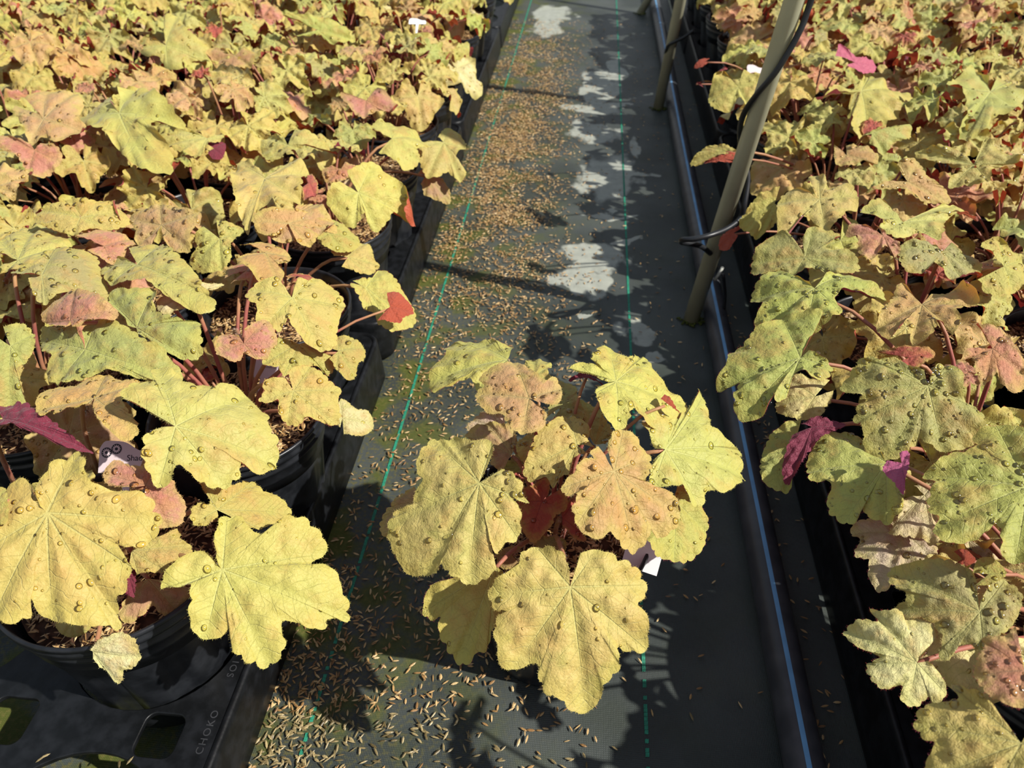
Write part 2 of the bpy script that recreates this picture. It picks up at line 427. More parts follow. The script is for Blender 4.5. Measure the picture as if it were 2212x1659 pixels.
def stalk_path(foot, top, bend=None):
    foot, top = Vector(foot), Vector(top); d = top - foot
    m1 = foot + Vector((d.x * .22, d.y * .22, d.z * .5)); m2 = foot + Vector((d.x * .68, d.y * .68, d.z * .93 - .001))
    return spline([foot, m1, m2, top], 9)
def stalk_mesh(mb, pts, r0=0.0019, hairy=0, seed=1):
    mb.tube(pts, [r0 * (1.15 - .3 * i / 8) for i in range(len(pts))], 8, 0)
    if hairy:
        r = np.random.default_rng(seed); P = np.asarray(pts); D = np.gradient(P, axis=0)
        for _ in range(hairy):
            t = r.uniform(0, len(P) - 1.01); i = int(t); p = P[i] * (1 - t + i) + P[i + 1] * (t - i); d = D[i] / np.linalg.norm(D[i])
            w = np.cross(d, r.normal(size=3)); w /= np.linalg.norm(w); x = np.cross(d, w) * .00007
            a = p + w * r0 * .8; mb.add([a - x, a + x, a + w * r.uniform(.0012, .0026) + d * r.normal(0, .0004)], [(0, 1, 2)], 1)

TINT = {  # leaf colours: base, blush
    'lime': ((0.58, 0.53, 0.15), 0.0), 'green': ((0.45, 0.47, 0.13), 0.0), 'ochre': ((0.60, 0.45, 0.145), 0.05), 'gold': ((0.62, 0.49, 0.15), 0.0),
    'peach': ((0.63, 0.385, 0.17), 0.2), 'pink': ((0.63, 0.29, 0.19), 0.55), 'red': ((0.52, 0.12, 0.085), 1.0), 'pale': ((0.82, 0.72, 0.36), 0.0),
    'brown': ((0.50, 0.30, 0.15), 0.1), 'cream': ((0.78, 0.62, 0.42), 0.1), 'olive': ((0.42, 0.38, 0.14), 0.05), 'under': ((0.24, 0.038, 0.062), 0.2), 'rust': ((0.50, 0.10, 0.045), 0.2), 'magenta': ((0.55, 0.13, 0.24), 0.0)}
def paint(o, tint, r):
    c, b = TINT[tint]; k = r.uniform(.92, 1.06)
    o.color = (min(1, c[0] * k * r.uniform(.97, 1.03)), min(1, c[1] * k * r.uniform(.95, 1.04)), c[2] * k * r.uniform(.85, 1.15), 1)
    o['blush'] = float(b); o['underside_up'] = 1.0 if tint in ('under', 'rust', 'magenta') else 0.0
RP = random.Random(5)

# ------------------------------------------------------------------ pots, mulch
def pot_mesh():
    prof = [(0.0, .0025), (.050, .0025), (.0565, .0), (.0585, .001), (.0600, .006), (.0625, .022), (.0640, .030), (.0752, .122), (.0765, .132), (.0795, .1335),
            (.0800, .1365), (.0805, .146), (.0822, .1475), (.0822, .150), (.0808, .1515), (.0812, .156), (.0840, .1575), (.0850, .1600), (.0850, .1625), (.0838, .1640),
            (.0842, .1660), (.0858, .1675), (.0860, .1695), (.0850, .1710), (.0832, .1708), (.0822, .1680), (.0800, .150), (.0760, .120), (.0, .118)]
    seg = 120; v, f = [], []
    for r_, z in prof:
        for k in range(seg):
            a = 2 * math.pi * k / seg; q = r_
            if .02 < z < .126 and r_ > .0618 and r_ < .0757:
                w = math.cos(a * 10); dent = 1 / (1 + math.exp(-14 * (w - .1)))
                zz = min(1, max(0, (z - .022) / .008)) * min(1, max(0, (.124 - z) / .003)); q -= .0032 * dent * zz
            v.append((q * math.cos(a), q * math.sin(a), z))
    for j in range(len(prof) - 1):
        for k in range(seg):
            a, b = j * seg + k, j * seg + (k + 1) % seg; f.append((a, b, b + seg, a + seg))
    me = mesh('pot', v, f, [POT])
    bm = bmesh.new(); bm.from_mesh(me); bmesh.ops.remove_doubles(bm, verts=bm.verts, dist=1e-6); bmesh.ops.recalc_face_normals(bm, faces=bm.faces); bm.to_mesh(me); bm.free()
    me.polygons.foreach_set('use_smooth', [True] * len(me.polygons))
    return me
def husk_at(mb, c, d, n, L, W, mi=0):
    d = Vector(d).normalized(); n = Vector(n).normalized(); s = d.cross(n).normalized(); n = s.cross(d); c = Vector(c)
    v = [c - d * L / 2, c + d * L / 2]
    for t, k in ((-.22, .95), (.18, 1.0)):
        for a, b in ((1, .15), (0, .62), (-1, .15), (0, -.3)): v.append(c + d * L * t + s * W / 2 * a * k + n * W / 2 * b * k)
    f = [(0, 2, 3), (0, 3, 4), (0, 4, 5), (0, 5, 2)] + [(2 + i, 6 + i, 6 + (i + 1) % 4, 2 + (i + 1) % 4) for i in range(4)] + [(1, 7, 6), (1, 8, 7), (1, 9, 8), (1, 6, 9)]
    mb.add(v, f, mi)
def mulch_mesh(seed, count):
    r = random.Random(seed); mb = MB()
    pts = [(0, 0)] + [(.0805 * (j / 6) * math.cos(2 * math.pi * k / 28), .0805 * (j / 6) * math.sin(2 * math.pi * k / 28)) for j in range(1, 7) for k in range(28)]
    v = [(x, y, .1535 + .004 * mnoise.noise(Vector((x * 40, y * 40, seed)))) for x, y in pts]
    f = [(0, 1 + k, 1 + (k + 1) % 28) for k in range(28)]
    for j in range(5):
        for k in range(28):
            a, b = 1 + j * 28 + k, 1 + j * 28 + (k + 1) % 28; f.append((a, a + 28, b + 28, b))
    mb.add(v, f, 1)
    for _ in range(count):
        q, a = .078 * math.sqrt(r.random()), r.uniform(0, 6.283); x, y = q * math.cos(a), q * math.sin(a)
        z = .1555 + .004 * mnoise.noise(Vector((x * 40, y * 40, seed))) + r.uniform(0, .003); h = r.uniform(0, 6.283)
        husk_at(mb, (x, y, z), (math.cos(h), math.sin(h), r.gauss(0, .22)), (r.gauss(0, .5), r.gauss(0, .5), 1), r.uniform(.0055, .0085), r.uniform(.0014, .0024), 0)
    return mesh('rice_hull_mulch', mb.v, mb.f, [HUSK, SOIL], False, mb.m)
POTME = pot_mesh(); MULCH = [mulch_mesh(1, 1500), mulch_mesh(2, 1300)]

# ------------------------------------------------------------------ generic leaf shapes (unit radius), each with its own drops
def palmate(r, lob=5):
    """an open outline round the blade in unit size, tip towards +Y, and the vein tips."""
    base = {5: [(-140, .62), (-78, .88), (0, 1.0), (78, .88), (140, .62)], 7: [(-150, .55), (-98, .80), (-48, .95), (0, 1.0), (48, .95), (98, .80), (150, .55)]}[lob]
    depth = r.uniform(.16, .38); pts, tips = [], []
    A = [(a + r.uniform(-6, 6), l * r.uniform(.9, 1.1)) for a, l in base]
    def P(a, l): t = math.radians(a); return (math.sin(t) * l, math.cos(t) * l)
    pts.append(P(A[0][0] - 22, .12)); pts.append(P(A[0][0] - 22, A[0][1] * .6))
    for i, (a, l) in enumerate(A):
        w = 11 if lob == 7 else 16
        pts += [P(a - w, l * .9), P(a, l), P(a + w, l * .9)]; tips.append(P(a, l))
        if i < len(A) - 1: b, m = A[i + 1]; pts.append(P((a + b) / 2, (l + m) / 2 * (1 - depth) * r.uniform(.93, 1.05)))
    pts.append(P(A[-1][0] + 22, A[-1][1] * .6)); pts.append(P(A[-1][0] + 22, .12))
    return pts, tips
VAR = []
for k in range(16):
    r = random.Random(100 + k); lob = 7 if k % 3 == 0 else 5
    o_, t_ = palmate(r, lob)
    curls = []
    if k >= 5:
        for _ in range(r.choice((1, 1, 2, 2))):
            curls.append((r.uniform(0, 6.283), r.uniform(.42, .7), r.uniform(.16, .30)))
    V, F_, UV, dims = leaf_geometry(o_, t_, 1.0, k, nr=11, ns=110, droop=r.uniform(.12, .42), curls=curls, ruffle=r.uniform(1.7, 3.2), puff=2.0)
    dv, df = drops_on(V, dims, 1.0, 60, k, .013, .050, 7, 3)
    n0 = len(V); allv = np.vstack([V, np.array(dv)]); allf = F_ + [tuple(i + n0 for i in q) for q in df]
    uvs = {a: np.vstack([b, np.zeros((len(dv), 2))]) for a, b in UV.items()}
    VAR.append(mesh('leaf', allv, allf, [LEAF, WATER], True, [0] * len(F_) + [1] * len(df), uvs))

# ------------------------------------------------------------------ where the pots stand
ROWS = [.152, .335, .518, .701, .905, 1.085, 1.270, 1.455, 1.650, 1.830, 2.012, 2.195, 2.390, 2.570]
LCOLS = [-.350, -.532, -.714, -.918, -1.100, -1.282, -1.486]
RCOLS = [.375, .557, .739, .943, 1.125]
ORD = ['first', 'second', 'third', 'fourth', 'fifth', 'sixth', 'seventh', 'eighth', 'ninth', 'tenth', 'eleventh', 'twelfth', 'thirteenth', 'fourteenth']
PLANTS = []
class Plant: pass
def in_view(x, y, z=.24, m=170):
    p = Vector((x, y, z)) - CP; c = p.dot(FW)
    if c < .05: return False
    u, v = 1106 + FPX * p.dot(RT) / c, 829.5 - FPX * p.dot(UP) / c
    mm = m * .55 / c + 40
    return -mm < u < 2212 + mm and -mm < v < 1659 + mm
def add_plant(x, y, bed, ri, ci, s=1.0, nfill=12):
    p = Plant(); p.x, p.y, p.bed, p.ri, p.ci, p.s, p.n, p.heroes, p.tints = x, y, bed, ri, ci, s, nfill, 0, {}
    p.root = bpy.data.objects.new('potted_coral_bells', None); COL.objects.link(p.root); p.root.empty_display_size = .05
    p.root.location = (x, y, 0); p.root.rotation_euler = (0, 0, RP.uniform(0, 6.28) if bed != 'x' else 0)
    p.z0 = .0 if bed == 'x' else .004
    p.root.location.z = p.z0
    PLANTS.append(p); return p
for ri, y in enumerate(ROWS):
    for ci, x in enumerate(LCOLS):
        if ri == 0 and ci == 0: continue
        jx, jy = RP.uniform(-.006, .006), RP.uniform(-.006, .006)
        if (ri, ci) == (2, 0): jx, jy = .026, -.004
        if (ri, ci) == (1, 0): jx, jy = -.002, .0
        if ci == 0 and ri >= 4: jx += .012
        if in_view(x, y): add_plant(x + jx, y + jy, 'left', ri, ci, 1.07 if (ri, ci) == (1, 0) else 1.0)
    for ci, x in enumerate(RCOLS):
        if in_view(x, y) or ci <= 1: add_plant(x + RP.uniform(-.006, .006), y + RP.uniform(-.006, .006), 'right', ri, ci)
CENTRE = add_plant(-.006, .405, 'x', 0, 0, 1.0)
for p in PLANTS:
    o = obj('pot', POTME, p.root, scale=p.s)
    m = obj('rice_hull_mulch', MULCH[(p.ri + p.ci) % 2], p.root); m['kind'] = 'stuff'
    p.inv = (Matrix.Translation(p.root.location) @ p.root.rotation_euler.to_matrix().to_4x4()).inverted()
    p.mb = MB()
def nearest(v, only=None):
    return min((p for p in PLANTS if only is None or p.bed == only), key=lambda p: (p.x - v.x) ** 2 + (p.y - v.y) ** 2)

# ------------------------------------------------------------------ the leaves one can tell apart
CROPS = {'1': (0, 900, .4574), '2': (780, 700, .5425), '3': (1500, 700, .5780), '4': (1350, 0, .4520), '5': (0, 0, .4973), '6': (0, 450, .4295), '7': (780, 1050, .2712)}
def hero(crop, c, h, tint, pts, drops=30, n=None, foot=None, bed=None, droop=.14, tilt=None, label=None, curls=(), ruffle=.6, teeth=1.0):
    ox, oy, k = CROPS[crop]
    cx, cy = ox + c[0] * k, oy + c[1] * k
    C3 = at(cx, cy, h)
    bed = bed or ('x' if crop in '27' else ('left' if C3.x < -.1 else 'right'))
    p = nearest(C3, bed)
    out = Vector((C3.x - p.x, C3.y - p.y, 0)); dist = out.length
    out = out.normalized() if dist > 1e-4 else Vector((0, 0, 0))
    if n is None: n = Vector((0.10, -0.26 - .3 * min(1, max(0, C3.y - .45)), 1)) + out * .40 * min(1, dist / .09)
    n = Vector(n).normalized()
    ax = Vector((1, 0, 0)); ax = (ax - n * ax.dot(n)).normalized(); ay = n.cross(ax)
    P2, tips = [], []
    for q in pts:
        w = on_plane(ox + q[0] * k, oy + q[1] * k, C3, n) - C3
        e = (w.dot(ax), w.dot(ay)); P2.append(e)
        if len(q) > 2: tips.append(e)
    R = float(np.mean([math.hypot(*t) for t in tips]))
    sd = int(cx * 7 + cy * 13) % 9973
    big = k * max(math.hypot(q[0] - c[0], q[1] - c[1]) for q in pts)
    ns = 220 if big > 110 else 130
    if crop in '45' and not curls and tint not in ('under', 'rust', 'magenta'):
        q = random.Random(sd); droop, ruffle = q.uniform(.08, .16), q.uniform(.9, 1.5)
        if q.random() < .6: curls = ((q.uniform(0, 6.28), q.uniform(.72, .85), q.uniform(.14, .24)),)
    if crop == '3': ruffle = 1.0
    V, F_, UV, dims = leaf_geometry(P2, tips, R, sd, nr=18 if big > 110 else 12, ns=ns, droop=droop, hair=big > 60 and cy > 450, curls=curls, ruffle=ruffle, teeth=teeth)
    M = Matrix((ax, ay, n)).transposed().to_4x4(); M.translation = C3
    lf = obj('leaf', mesh('leaf', V, F_, [LEAF], True, None, UV), p.root); lf.matrix_local = p.inv @ M
    paint(lf, tint, random.Random(sd))
    if label: lf['label'] = label
    elif tint in ('under', 'rust', 'magenta'): lf['label'] = 'folded leaf showing its %s underside' % {'under': 'maroon', 'rust': 'rust-red', 'magenta': 'magenta'}[tint]
    p.heroes += 1
    kk = 'x' if tint in ('under', 'rust', 'magenta') else tint; p.tints[kk] = p.tints.get(kk, 0) + 3
    if drops and kk != 'x':
        dv, df = drops_on(V, dims, R, drops, sd + 5, .0007, .0030, 12, 5)
        d = obj('water_droplets', mesh('water_droplets', dv, df, [WATER]), lf); d['kind'] = 'stuff'
    top = C3 - n * .002
    if foot is not None: fo = at(ox + foot[0] * k, oy + foot[1] * k, .165)
    else: fo = Vector((p.x, p.y, .155 + p.z0)) + out * .012
    pts3 = stalk_path(fo, top)
    Mi = (p.inv @ M).inverted() @ p.inv
    mb = MB(); stalk_mesh(mb, [Mi @ Vector(q) for q in pts3], .0019 if big > 60 else .0014, 170 if (foot is not None or crop in '27') else 0, sd)
    mb.build('leaf_stalk', [STALK, HAIR], lf)
    return lf

# centre plant
T = 1
hero('2', (585, 165), .262, 'lime', [(610, 110), (560, 92), (510, 70), (420, 60, T), (335, 75), (340, 118), (288, 150), (268, 200, T), (290, 245), (350, 228), (430, 225), (460, 255, T), (520, 262), (600, 240)], 30)
hero('2', (690, 215), .262, 'lime', [(650, 170), (660, 140), (690, 125, T), (730, 135), (760, 160, T), (740, 188), (755, 225, T), (720, 245)], 10)
hero('2', (668, 298), .292, 'peach', [(705, 328), (735, 345), (732, 395), (700, 425), (640, 432, T), (592, 412), (572, 365), (555, 352), (505, 345), (468, 305), (458, 262, T), (490, 235), (468, 210), (500, 178), (560, 155), (612, 145, T), (655, 170), (700, 210), (728, 235), (765, 215), (797, 255, T), (795, 300), (770, 325), (735, 322)], 40)
hero('2', (800, 330), .258, 'olive', [(740, 370), (765, 270), (775, 215), (820, 208, T), (855, 240), (862, 300), (885, 345, T), (880, 385), (840, 372), (790, 392, T), (755, 392)], 12)
hero('2', (930, 480), .235, 'lime', [(895, 430), (875, 360), (865, 300), (900, 300, T), (950, 340), (990, 400, T), (1000, 440), (970, 480)], 10)
hero('2', (855, 488), .262, 'ochre', [(925, 500), (900, 470), (905, 430), (875, 390), (825, 370, T), (780, 377), (735, 410), (700, 440), (665, 515), (652, 568, T), (682, 608), (735, 600), (765, 640, T), (785, 600), (825, 590), (832, 545), (890, 522)], 34)
hero('2', (715, 475), .245, 'lime', [(740, 430), (690, 430), (640, 450, T), (618, 480), (625, 520), (655, 548, T), (700, 515)], 10)
hero('2', (1000, 590), .272, 'peach', [(975, 512), (985, 465), (1000, 435), (1045, 420, T), (1100, 445), (1125, 490), (1158, 520, T), (1150, 575), (1130, 620), (1180, 640), (1225, 635), (1255, 668), (1282, 745, T), (1265, 800), (1205, 838, T), (1185, 790), (1168, 772), (1160, 840), (1110, 895, T), (1060, 880), (1030, 855), (990, 830), (955, 857), (900, 835), (865, 790, T), (842, 740), (860, 690), (812, 688), (805, 650, T), (825, 615), (850, 597), (850, 575), (890, 548), (920, 555), (903, 525), (935, 495)], 52)
hero('2', (1005, 245), .288, 'lime', [(978, 247), (900, 207), (835, 218), (820, 188, T), (860, 165), (905, 175), (948, 192), (917, 168), (915, 140), (950, 100), (985, 92, T), (1015, 120), (1060, 130), (1105, 112), (1150, 112, T), (1172, 160), (1215, 200), (1240, 230), (1290, 255), (1322, 285, T), (1318, 325), (1275, 345), (1268, 380), (1220, 400, T), (1150, 397), (1110, 365), (1075, 342), (1060, 395), (1030, 412, T), (975, 385), (950, 355), (928, 290, T), (945, 262)], 60)
hero('2', (900, 205), .279, 'under', [(975, 240), (900, 222), (832, 222, T), (850, 208), (910, 200), (965, 220, T)], 0)
hero('2', (1215, 320), .283, 'rust', [(1190, 300), (1215, 282, T), (1250, 330), (1275, 345, T), (1240, 340)], 0)
hero('2', (1210, 500), .262, 'lime', [(1185, 492), (1160, 470), (1130, 420), (1112, 400), (1150, 392), (1240, 385), (1300, 330), (1322, 290), (1322, 240), (1352, 235), (1375, 280, T), (1387, 358), (1372, 400), (1440, 450), (1500, 480), (1550, 487, T), (1520, 520), (1540, 592, T), (1500, 630), (1440, 672), (1382, 655), (1380, 690), (1356, 715, T), (1320, 690), (1290, 640), (1240, 650), (1165, 640, T), (1160, 580), (1178, 530)], 52)
hero('2', (1245, 700), .225, 'lime', [(1200, 720), (1170, 800), (1150, 850, T), (1170, 890), (1200, 915), (1270, 937, T), (1330, 932), (1372, 880), (1382, 820, T), (1370, 760), (1345, 700, T), (1300, 650), (1260, 645)], 8)
hero('2', (475, 640), .272, 'gold', [(498, 625), (514, 597), (554, 585, T), (594, 593), (626, 625), (646, 641), (646, 685), (670, 713, T), (606, 701), (634, 737), (632, 800), (622, 849, T), (590, 865), (558, 885), (544, 917), (516, 860), (545, 945), (505, 1000), (470, 1015), (425, 1030, T), (375, 1000), (342, 985), (320, 950), (290, 985), (240, 990, T), (165, 985), (125, 930), (92, 850), (92, 780, T), (130, 735), (195, 722), (205, 665), (240, 618), (218, 590), (216, 530), (245, 480), (275, 452, T), (330, 458), (355, 446, T), (410, 460), (460, 470), (500, 465), (525, 490, T), (520, 540), (490, 570), (482, 612)], 60)
hero('7', (1075, 645), .205, 'gold', [(900, 690), (700, 700), (580, 730), (510, 850), (480, 1000, T), (540, 1045), (615, 1045), (610, 1150), (625, 1220), (670, 1255), (680, 1310), (740, 1370), (770, 1415, T), (850, 1395), (920, 1320), (980, 1320), (1010, 1240), (1015, 1165), (1090, 1150), (1135, 1090, T), (1160, 1000), (1160, 800), (1130, 690)], 8, n=(.02, -.5, 1))
hero('2', (828, 1048), .235, 'gold', [(843, 1000), (852, 940), (882, 910), (930, 900, T), (1000, 920), (1020, 945), (1060, 950), (1110, 990), (1138, 1040, T), (1135, 1080), (1100, 1110), (1140, 1165), (1142, 1230), (1145, 1300, T), (1080, 1300), (1020, 1290), (1030, 1340), (1025, 1380), (975, 1440), (970, 1490), (950, 1530), (910, 1563, T), (850, 1545), (800, 1490), (760, 1485), (725, 1430), (708, 1350), (660, 1370), (600, 1385, T), (555, 1360), (550, 1300), (535, 1230), (550, 1180), (570, 1145), (530, 1130), (512, 1080, T), (540, 1020), (600, 980), (630, 950), (640, 910), (700, 895, T), (760, 900), (800, 925), (824, 990)], 22, n=(.12, -.62, 1))
hero('2', (720, 705), .222, 'red', [(745, 680), (752, 625), (725, 612, T), (690, 640), (645, 660), (658, 700), (605, 705, T), (635, 740), (630, 790), (670, 855, T), (700, 860), (760, 800), (768, 770), (815, 740, T), (820, 690), (790, 660)], 4)
hero('2', (800, 775), .212, 'red', [(795, 740), (830, 700), (860, 690, T), (852, 730), (870, 800), (902, 850, T), (862, 857), (800, 805, T)], 2)
hero('2', (600, 520), .232, 'brown', [(565, 582), (520, 562), (508, 505), (430, 460), (415, 430, T), (450, 400), (500, 390, T), (560, 400), (605, 430, T), (622, 470)], 6)
hero('2', (560, 420), .222, 'cream', [(430, 435), (420, 400), (445, 370, T), (480, 340), (520, 350, T), (565, 365), (575, 400)], 0)
hero('2', (760, 885), .195, 'olive', [(720, 905), (690, 875), (715, 845, T), (770, 850), (812, 855, T), (815, 900), (790, 925)], 2)
hero('2', (600, 920), .195, 'brown', [(640, 965), (565, 975), (540, 925, T), (580, 890), (640, 885, T)], 0)
hero('2', (690, 570), .215, 'green', [(660, 600), (600, 590), (560, 560, T), (600, 530), (640, 500, T), (690, 530)], 2)
hero('2', (240, 700), .225, 'brown', [(215, 650), (150, 690), (80, 765, T), (72, 820), (110, 850, T), (160, 800)], 0)

# left bed
hero('1', (243, 465), .275, 'ochre', [(222, 440), (200, 350), (232, 290), (272, 235), (350, 197), (382, 180, T), (425, 235), (430, 300), (480, 330), (540, 350), (620, 345), (690, 368), (715, 430), (735, 480, T), (710, 540), (660, 592), (590, 605), (548, 590), (570, 640), (598, 700, T), (572, 800), (550, 832), (520, 855), (515, 960), (500, 985, T), (440, 962), (400, 975), (300, 965), (215, 950, T), (165, 925), (150, 865), (130, 920), (110, 950), (30, 965), (-60, 940, T), (-80, 800), (-60, 640, T), (-40, 560), (0, 480), (30, 420), (62, 350), (110, 312), (165, 330), (200, 390)], 75, n=(.08, -.45, 1))
hero('1', (1048, 722), .236, 'lime', [(1032, 700), (1020, 640), (1010, 570), (1035, 540), (1030, 490), (1072, 465, T), (1140, 470), (1170, 520), (1240, 560), (1252, 520), (1300, 490), (1350, 475), (1430, 480), (1480, 520), (1530, 570), (1537, 640, T), (1490, 665), (1470, 690), (1540, 690), (1600, 740), (1610, 800), (1640, 850), (1652, 910), (1640, 945, T), (1590, 930), (1550, 940), (1540, 985), (1470, 990), (1400, 965), (1340, 960), (1330, 1000), (1350, 1060), (1330, 1120), (1270, 1172, T), (1200, 1160), (1130, 1120), (1100, 1080), (1085, 1000), (1040, 1040), (960, 1045, T), (915, 1010), (900, 940), (910, 850), (903, 800), (840, 800), (780, 825, T), (765, 780), (800, 720), (840, 680), (900, 645), (960, 640), (1000, 672), (1030, 715)], 26, n=(.30, -.42, 1))
hero('1', (1022, 448), .245, 'gold', [(1030, 475), (1000, 500), (965, 525), (910, 510, T), (903, 455), (930, 418), (985, 425), (985, 395), (950, 345), (945, 300, T), (1000, 315), (1080, 330), (1150, 308), (1200, 298, T), (1245, 335), (1300, 350), (1355, 385), (1390, 430, T), (1385, 468), (1300, 490), (1230, 520, T), (1160, 500), (1100, 470)], 14)
hero('1', (690, 330), .272, 'pink', [(640, 340), (560, 330), (510, 320), (485, 255, T), (530, 200), (560, 200), (600, 225), (650, 235), (740, 225, T), (765, 260), (760, 290), (820, 310), (832, 350), (870, 390, T), (875, 440), (850, 500), (790, 512, T), (740, 515), (730, 480), (712, 420), (685, 375)], 14)
hero('1', (620, 635), .235, 'gold', [(640, 605), (700, 590), (755, 540), (800, 515, T), (840, 530), (850, 570), (897, 600, T), (895, 645), (850, 670), (810, 692), (780, 728, T), (700, 735), (650, 735, T), (615, 690)], 4)
hero('6', (880, 1115), .292, 'lime', [(860, 1105), (790, 1065), (700, 1045), (640, 1005), (612, 955, T), (635, 910), (700, 875), (770, 870), (755, 820), (790, 780, T), (850, 800), (900, 835), (940, 885), (1060, 905), (1120, 885), (1190, 885), (1250, 930, T), (1300, 985), (1350, 1040), (1345, 1090), (1390, 1140), (1402, 1250, T), (1350, 1300), (1280, 1310), (1215, 1258), (1205, 1335), (1130, 1375, T), (1040, 1370), (970, 1345), (925, 1305), (885, 1300), (860, 1370), (800, 1378, T), (745, 1310), (722, 1240), (735, 1175), (790, 1130), (860, 1120)], 60)
hero('6', (475, 957), .288, 'peach', [(460, 978), (400, 985), (370, 1030), (300, 1060, T), (275, 1015), (220, 1035), (175, 1000, T), (185, 950), (235, 905), (380, 880), (450, 852), (530, 835, T), (600, 870), (700, 870), (742, 880, T), (680, 930), (622, 960), (640, 1010), (690, 1070), (680, 1112, T), (620, 1140), (560, 1110), (500, 1060), (472, 1000)], 34, foot=(500, 1330))
hero('6', (430, 712), .296, 'green', [(425, 660), (415, 600), (470, 568, T), (560, 560), (640, 600), (710, 650), (780, 670), (812, 730), (850, 770), (848, 832, T), (780, 850), (650, 832), (560, 815), (500, 837), (440, 865), (300, 890, T), (240, 830), (272, 745), (190, 705), (158, 640, T), (190, 590), (300, 595), (370, 585), (405, 640)], 40)
hero('6', (365, 577), .312, 'pink', [(345, 600), (280, 592), (200, 560, T), (195, 520), (230, 478), (300, 418), (370, 403, T), (450, 420), (520, 450), (570, 500, T), (575, 540), (520, 560), (450, 577), (420, 600), (385, 607)], 12)
hero('6', (690, 605), .290, 'green', [(650, 595), (620, 540), (560, 520), (530, 440, T), (560, 385), (640, 400), (760, 388, T), (780, 480), (800, 530), (900, 560), (990, 560, T), (1010, 640), (990, 720), (910, 742, T), (830, 715), (760, 662), (700, 640)], 22)
hero('6', (710, 310), .296, 'lime', [(690, 270), (650, 230), (700, 200), (800, 190, T), (880, 230), (960, 290), (1000, 350), (1030, 400, T), (960, 447), (850, 430), (760, 385), (700, 390), (640, 397), (560, 392, T), (530, 350), (470, 305), (480, 280, T), (560, 265), (640, 280)], 44)
hero('6', (215, 350), .302, 'olive', [(180, 345), (100, 335), (60, 310, T), (150, 298), (210, 270), (250, 210), (290, 180, T), (380, 200), (480, 230), (495, 280), (540, 380), (520, 430, T), (420, 420), (300, 440), (230, 482, T), (180, 450), (150, 375)], 40)
hero('6', (523, 190), .300, 'pink', [(480, 172), (390, 182), (358, 150, T), (430, 110), (520, 100), (590, 120), (652, 150, T), (682, 185), (640, 200), (622, 250), (560, 266, T), (490, 240), (440, 210)], 14)
hero('6', (1335, 232), .302, 'peach', [(1300, 218), (1195, 222), (1190, 205, T), (1260, 195), (1330, 180), (1400, 200), (1462, 230, T), (1442, 270), (1402, 280), (1432, 310), (1400, 347, T), (1320, 350), (1270, 312), (1220, 280), (1192, 250, T), (1240, 240)], 16)
hero('6', (1240, 325), .285, 'pink', [(1130, 355), (1148, 290, T), (1200, 280), (1250, 300), (1290, 340), (1385, 350, T), (1300, 372), (1240, 368), (1160, 377, T)], 4)
hero('6', (1510, 345), .285, 'red', [(1450, 352), (1440, 335, T), (1500, 330), (1570, 340, T), (1580, 372), (1520, 380, T), (1470, 372)], 0)
hero('6', (1228, 682), .312, 'pink', [(1200, 642), (1110, 630, T), (1090, 680), (1085, 722, T), (1130, 750), (1170, 772), (1210, 760), (1222, 728), (1250, 740), (1290, 757, T), (1340, 750), (1362, 710), (1393, 680, T), (1385, 620), (1340, 560, T), (1290, 570), (1232, 612)], 12, foot=(1240, 925))
hero('6', (1465, 462), .302, 'gold', [(1440, 430), (1400, 370), (1330, 368), (1260, 400, T), (1240, 450), (1290, 500), (1285, 570), (1330, 592, T), (1400, 620), (1440, 572), (1480, 610), (1540, 660), (1620, 692, T), (1690, 670), (1700, 600), (1720, 520), (1742, 470, T), (1700, 400), (1650, 370), (1580, 350, T), (1555, 372), (1500, 368), (1475, 420)], 50)
hero('6', (1475, 918), .268, 'ochre', [(1460, 895), (1440, 858), (1350, 857), (1322, 882), (1330, 920), (1305, 962, T), (1350, 977), (1400, 960), (1400, 1030), (1442, 1082, T), (1500, 1092), (1540, 1052), (1580, 1062), (1640, 1082), (1690, 1085, T), (1712, 1040), (1702, 960), (1722, 905, T), (1680, 880), (1622, 830), (1560, 795, T), (1490, 800), (1455, 830), (1475, 880)], 22)
hero('6', (1500, 690), .268, 'lime', [(1400, 655), (1345, 700), (1325, 770, T), (1400, 792), (1430, 832, T), (1500, 802), (1600, 802), (1650, 837, T), (1682, 790), (1650, 735, T), (1600, 680)], 20)
hero('6', (1700, 722), .262, 'gold', [(1640, 700), (1700, 645, T), (1760, 648), (1830, 690, T), (1835, 750), (1802, 780), (1790, 842, T), (1742, 852), (1690, 805, T), (1655, 760)], 12)
hero('6', (1720, 1060), .215, 'pale', [(1710, 1105), (1690, 1040), (1710, 965, T), (1745, 972), (1790, 1012), (1850, 1010), (1885, 1080, T), (1850, 1130), (1790, 1142), (1730, 1130, T)], 4)
hero('6', (1840, 400), .235, 'lime', [(1820, 385), (1760, 380), (1800, 440), (1830, 500), (1880, 520), (1900, 572), (1980, 600, T), (2085, 572, T), (2080, 500), (2020, 410), (1965, 330), (1910, 300, T), (1870, 352), (1775, 362, T)], 10, n=(.35, -.3, 1))
hero('6', (1960, 500), .243, 'rust', [(1950, 470), (1950, 420, T), (2010, 430), (2085, 512, T), (2030, 545), (2010, 572, T), (1900, 562, T)], 0, n=(.35, -.3, 1))
hero('6', (960, 440), .292, 'pale', [(1020, 380), (1120, 368, T), (1060, 410), (995, 450), (990, 490), (850, 532, T), (790, 500, T), (800, 455), (900, 465)], 2)
hero('6', (60, 700), .30, 'green', [(20, 600), (120, 590), (170, 640, T), (180, 700), (140, 770), (90, 820), (190, 880, T), (150, 940), (140, 1040), (30, 1032, T), (-60, 1000), (-80, 700, T), (-40, 640)], 14)
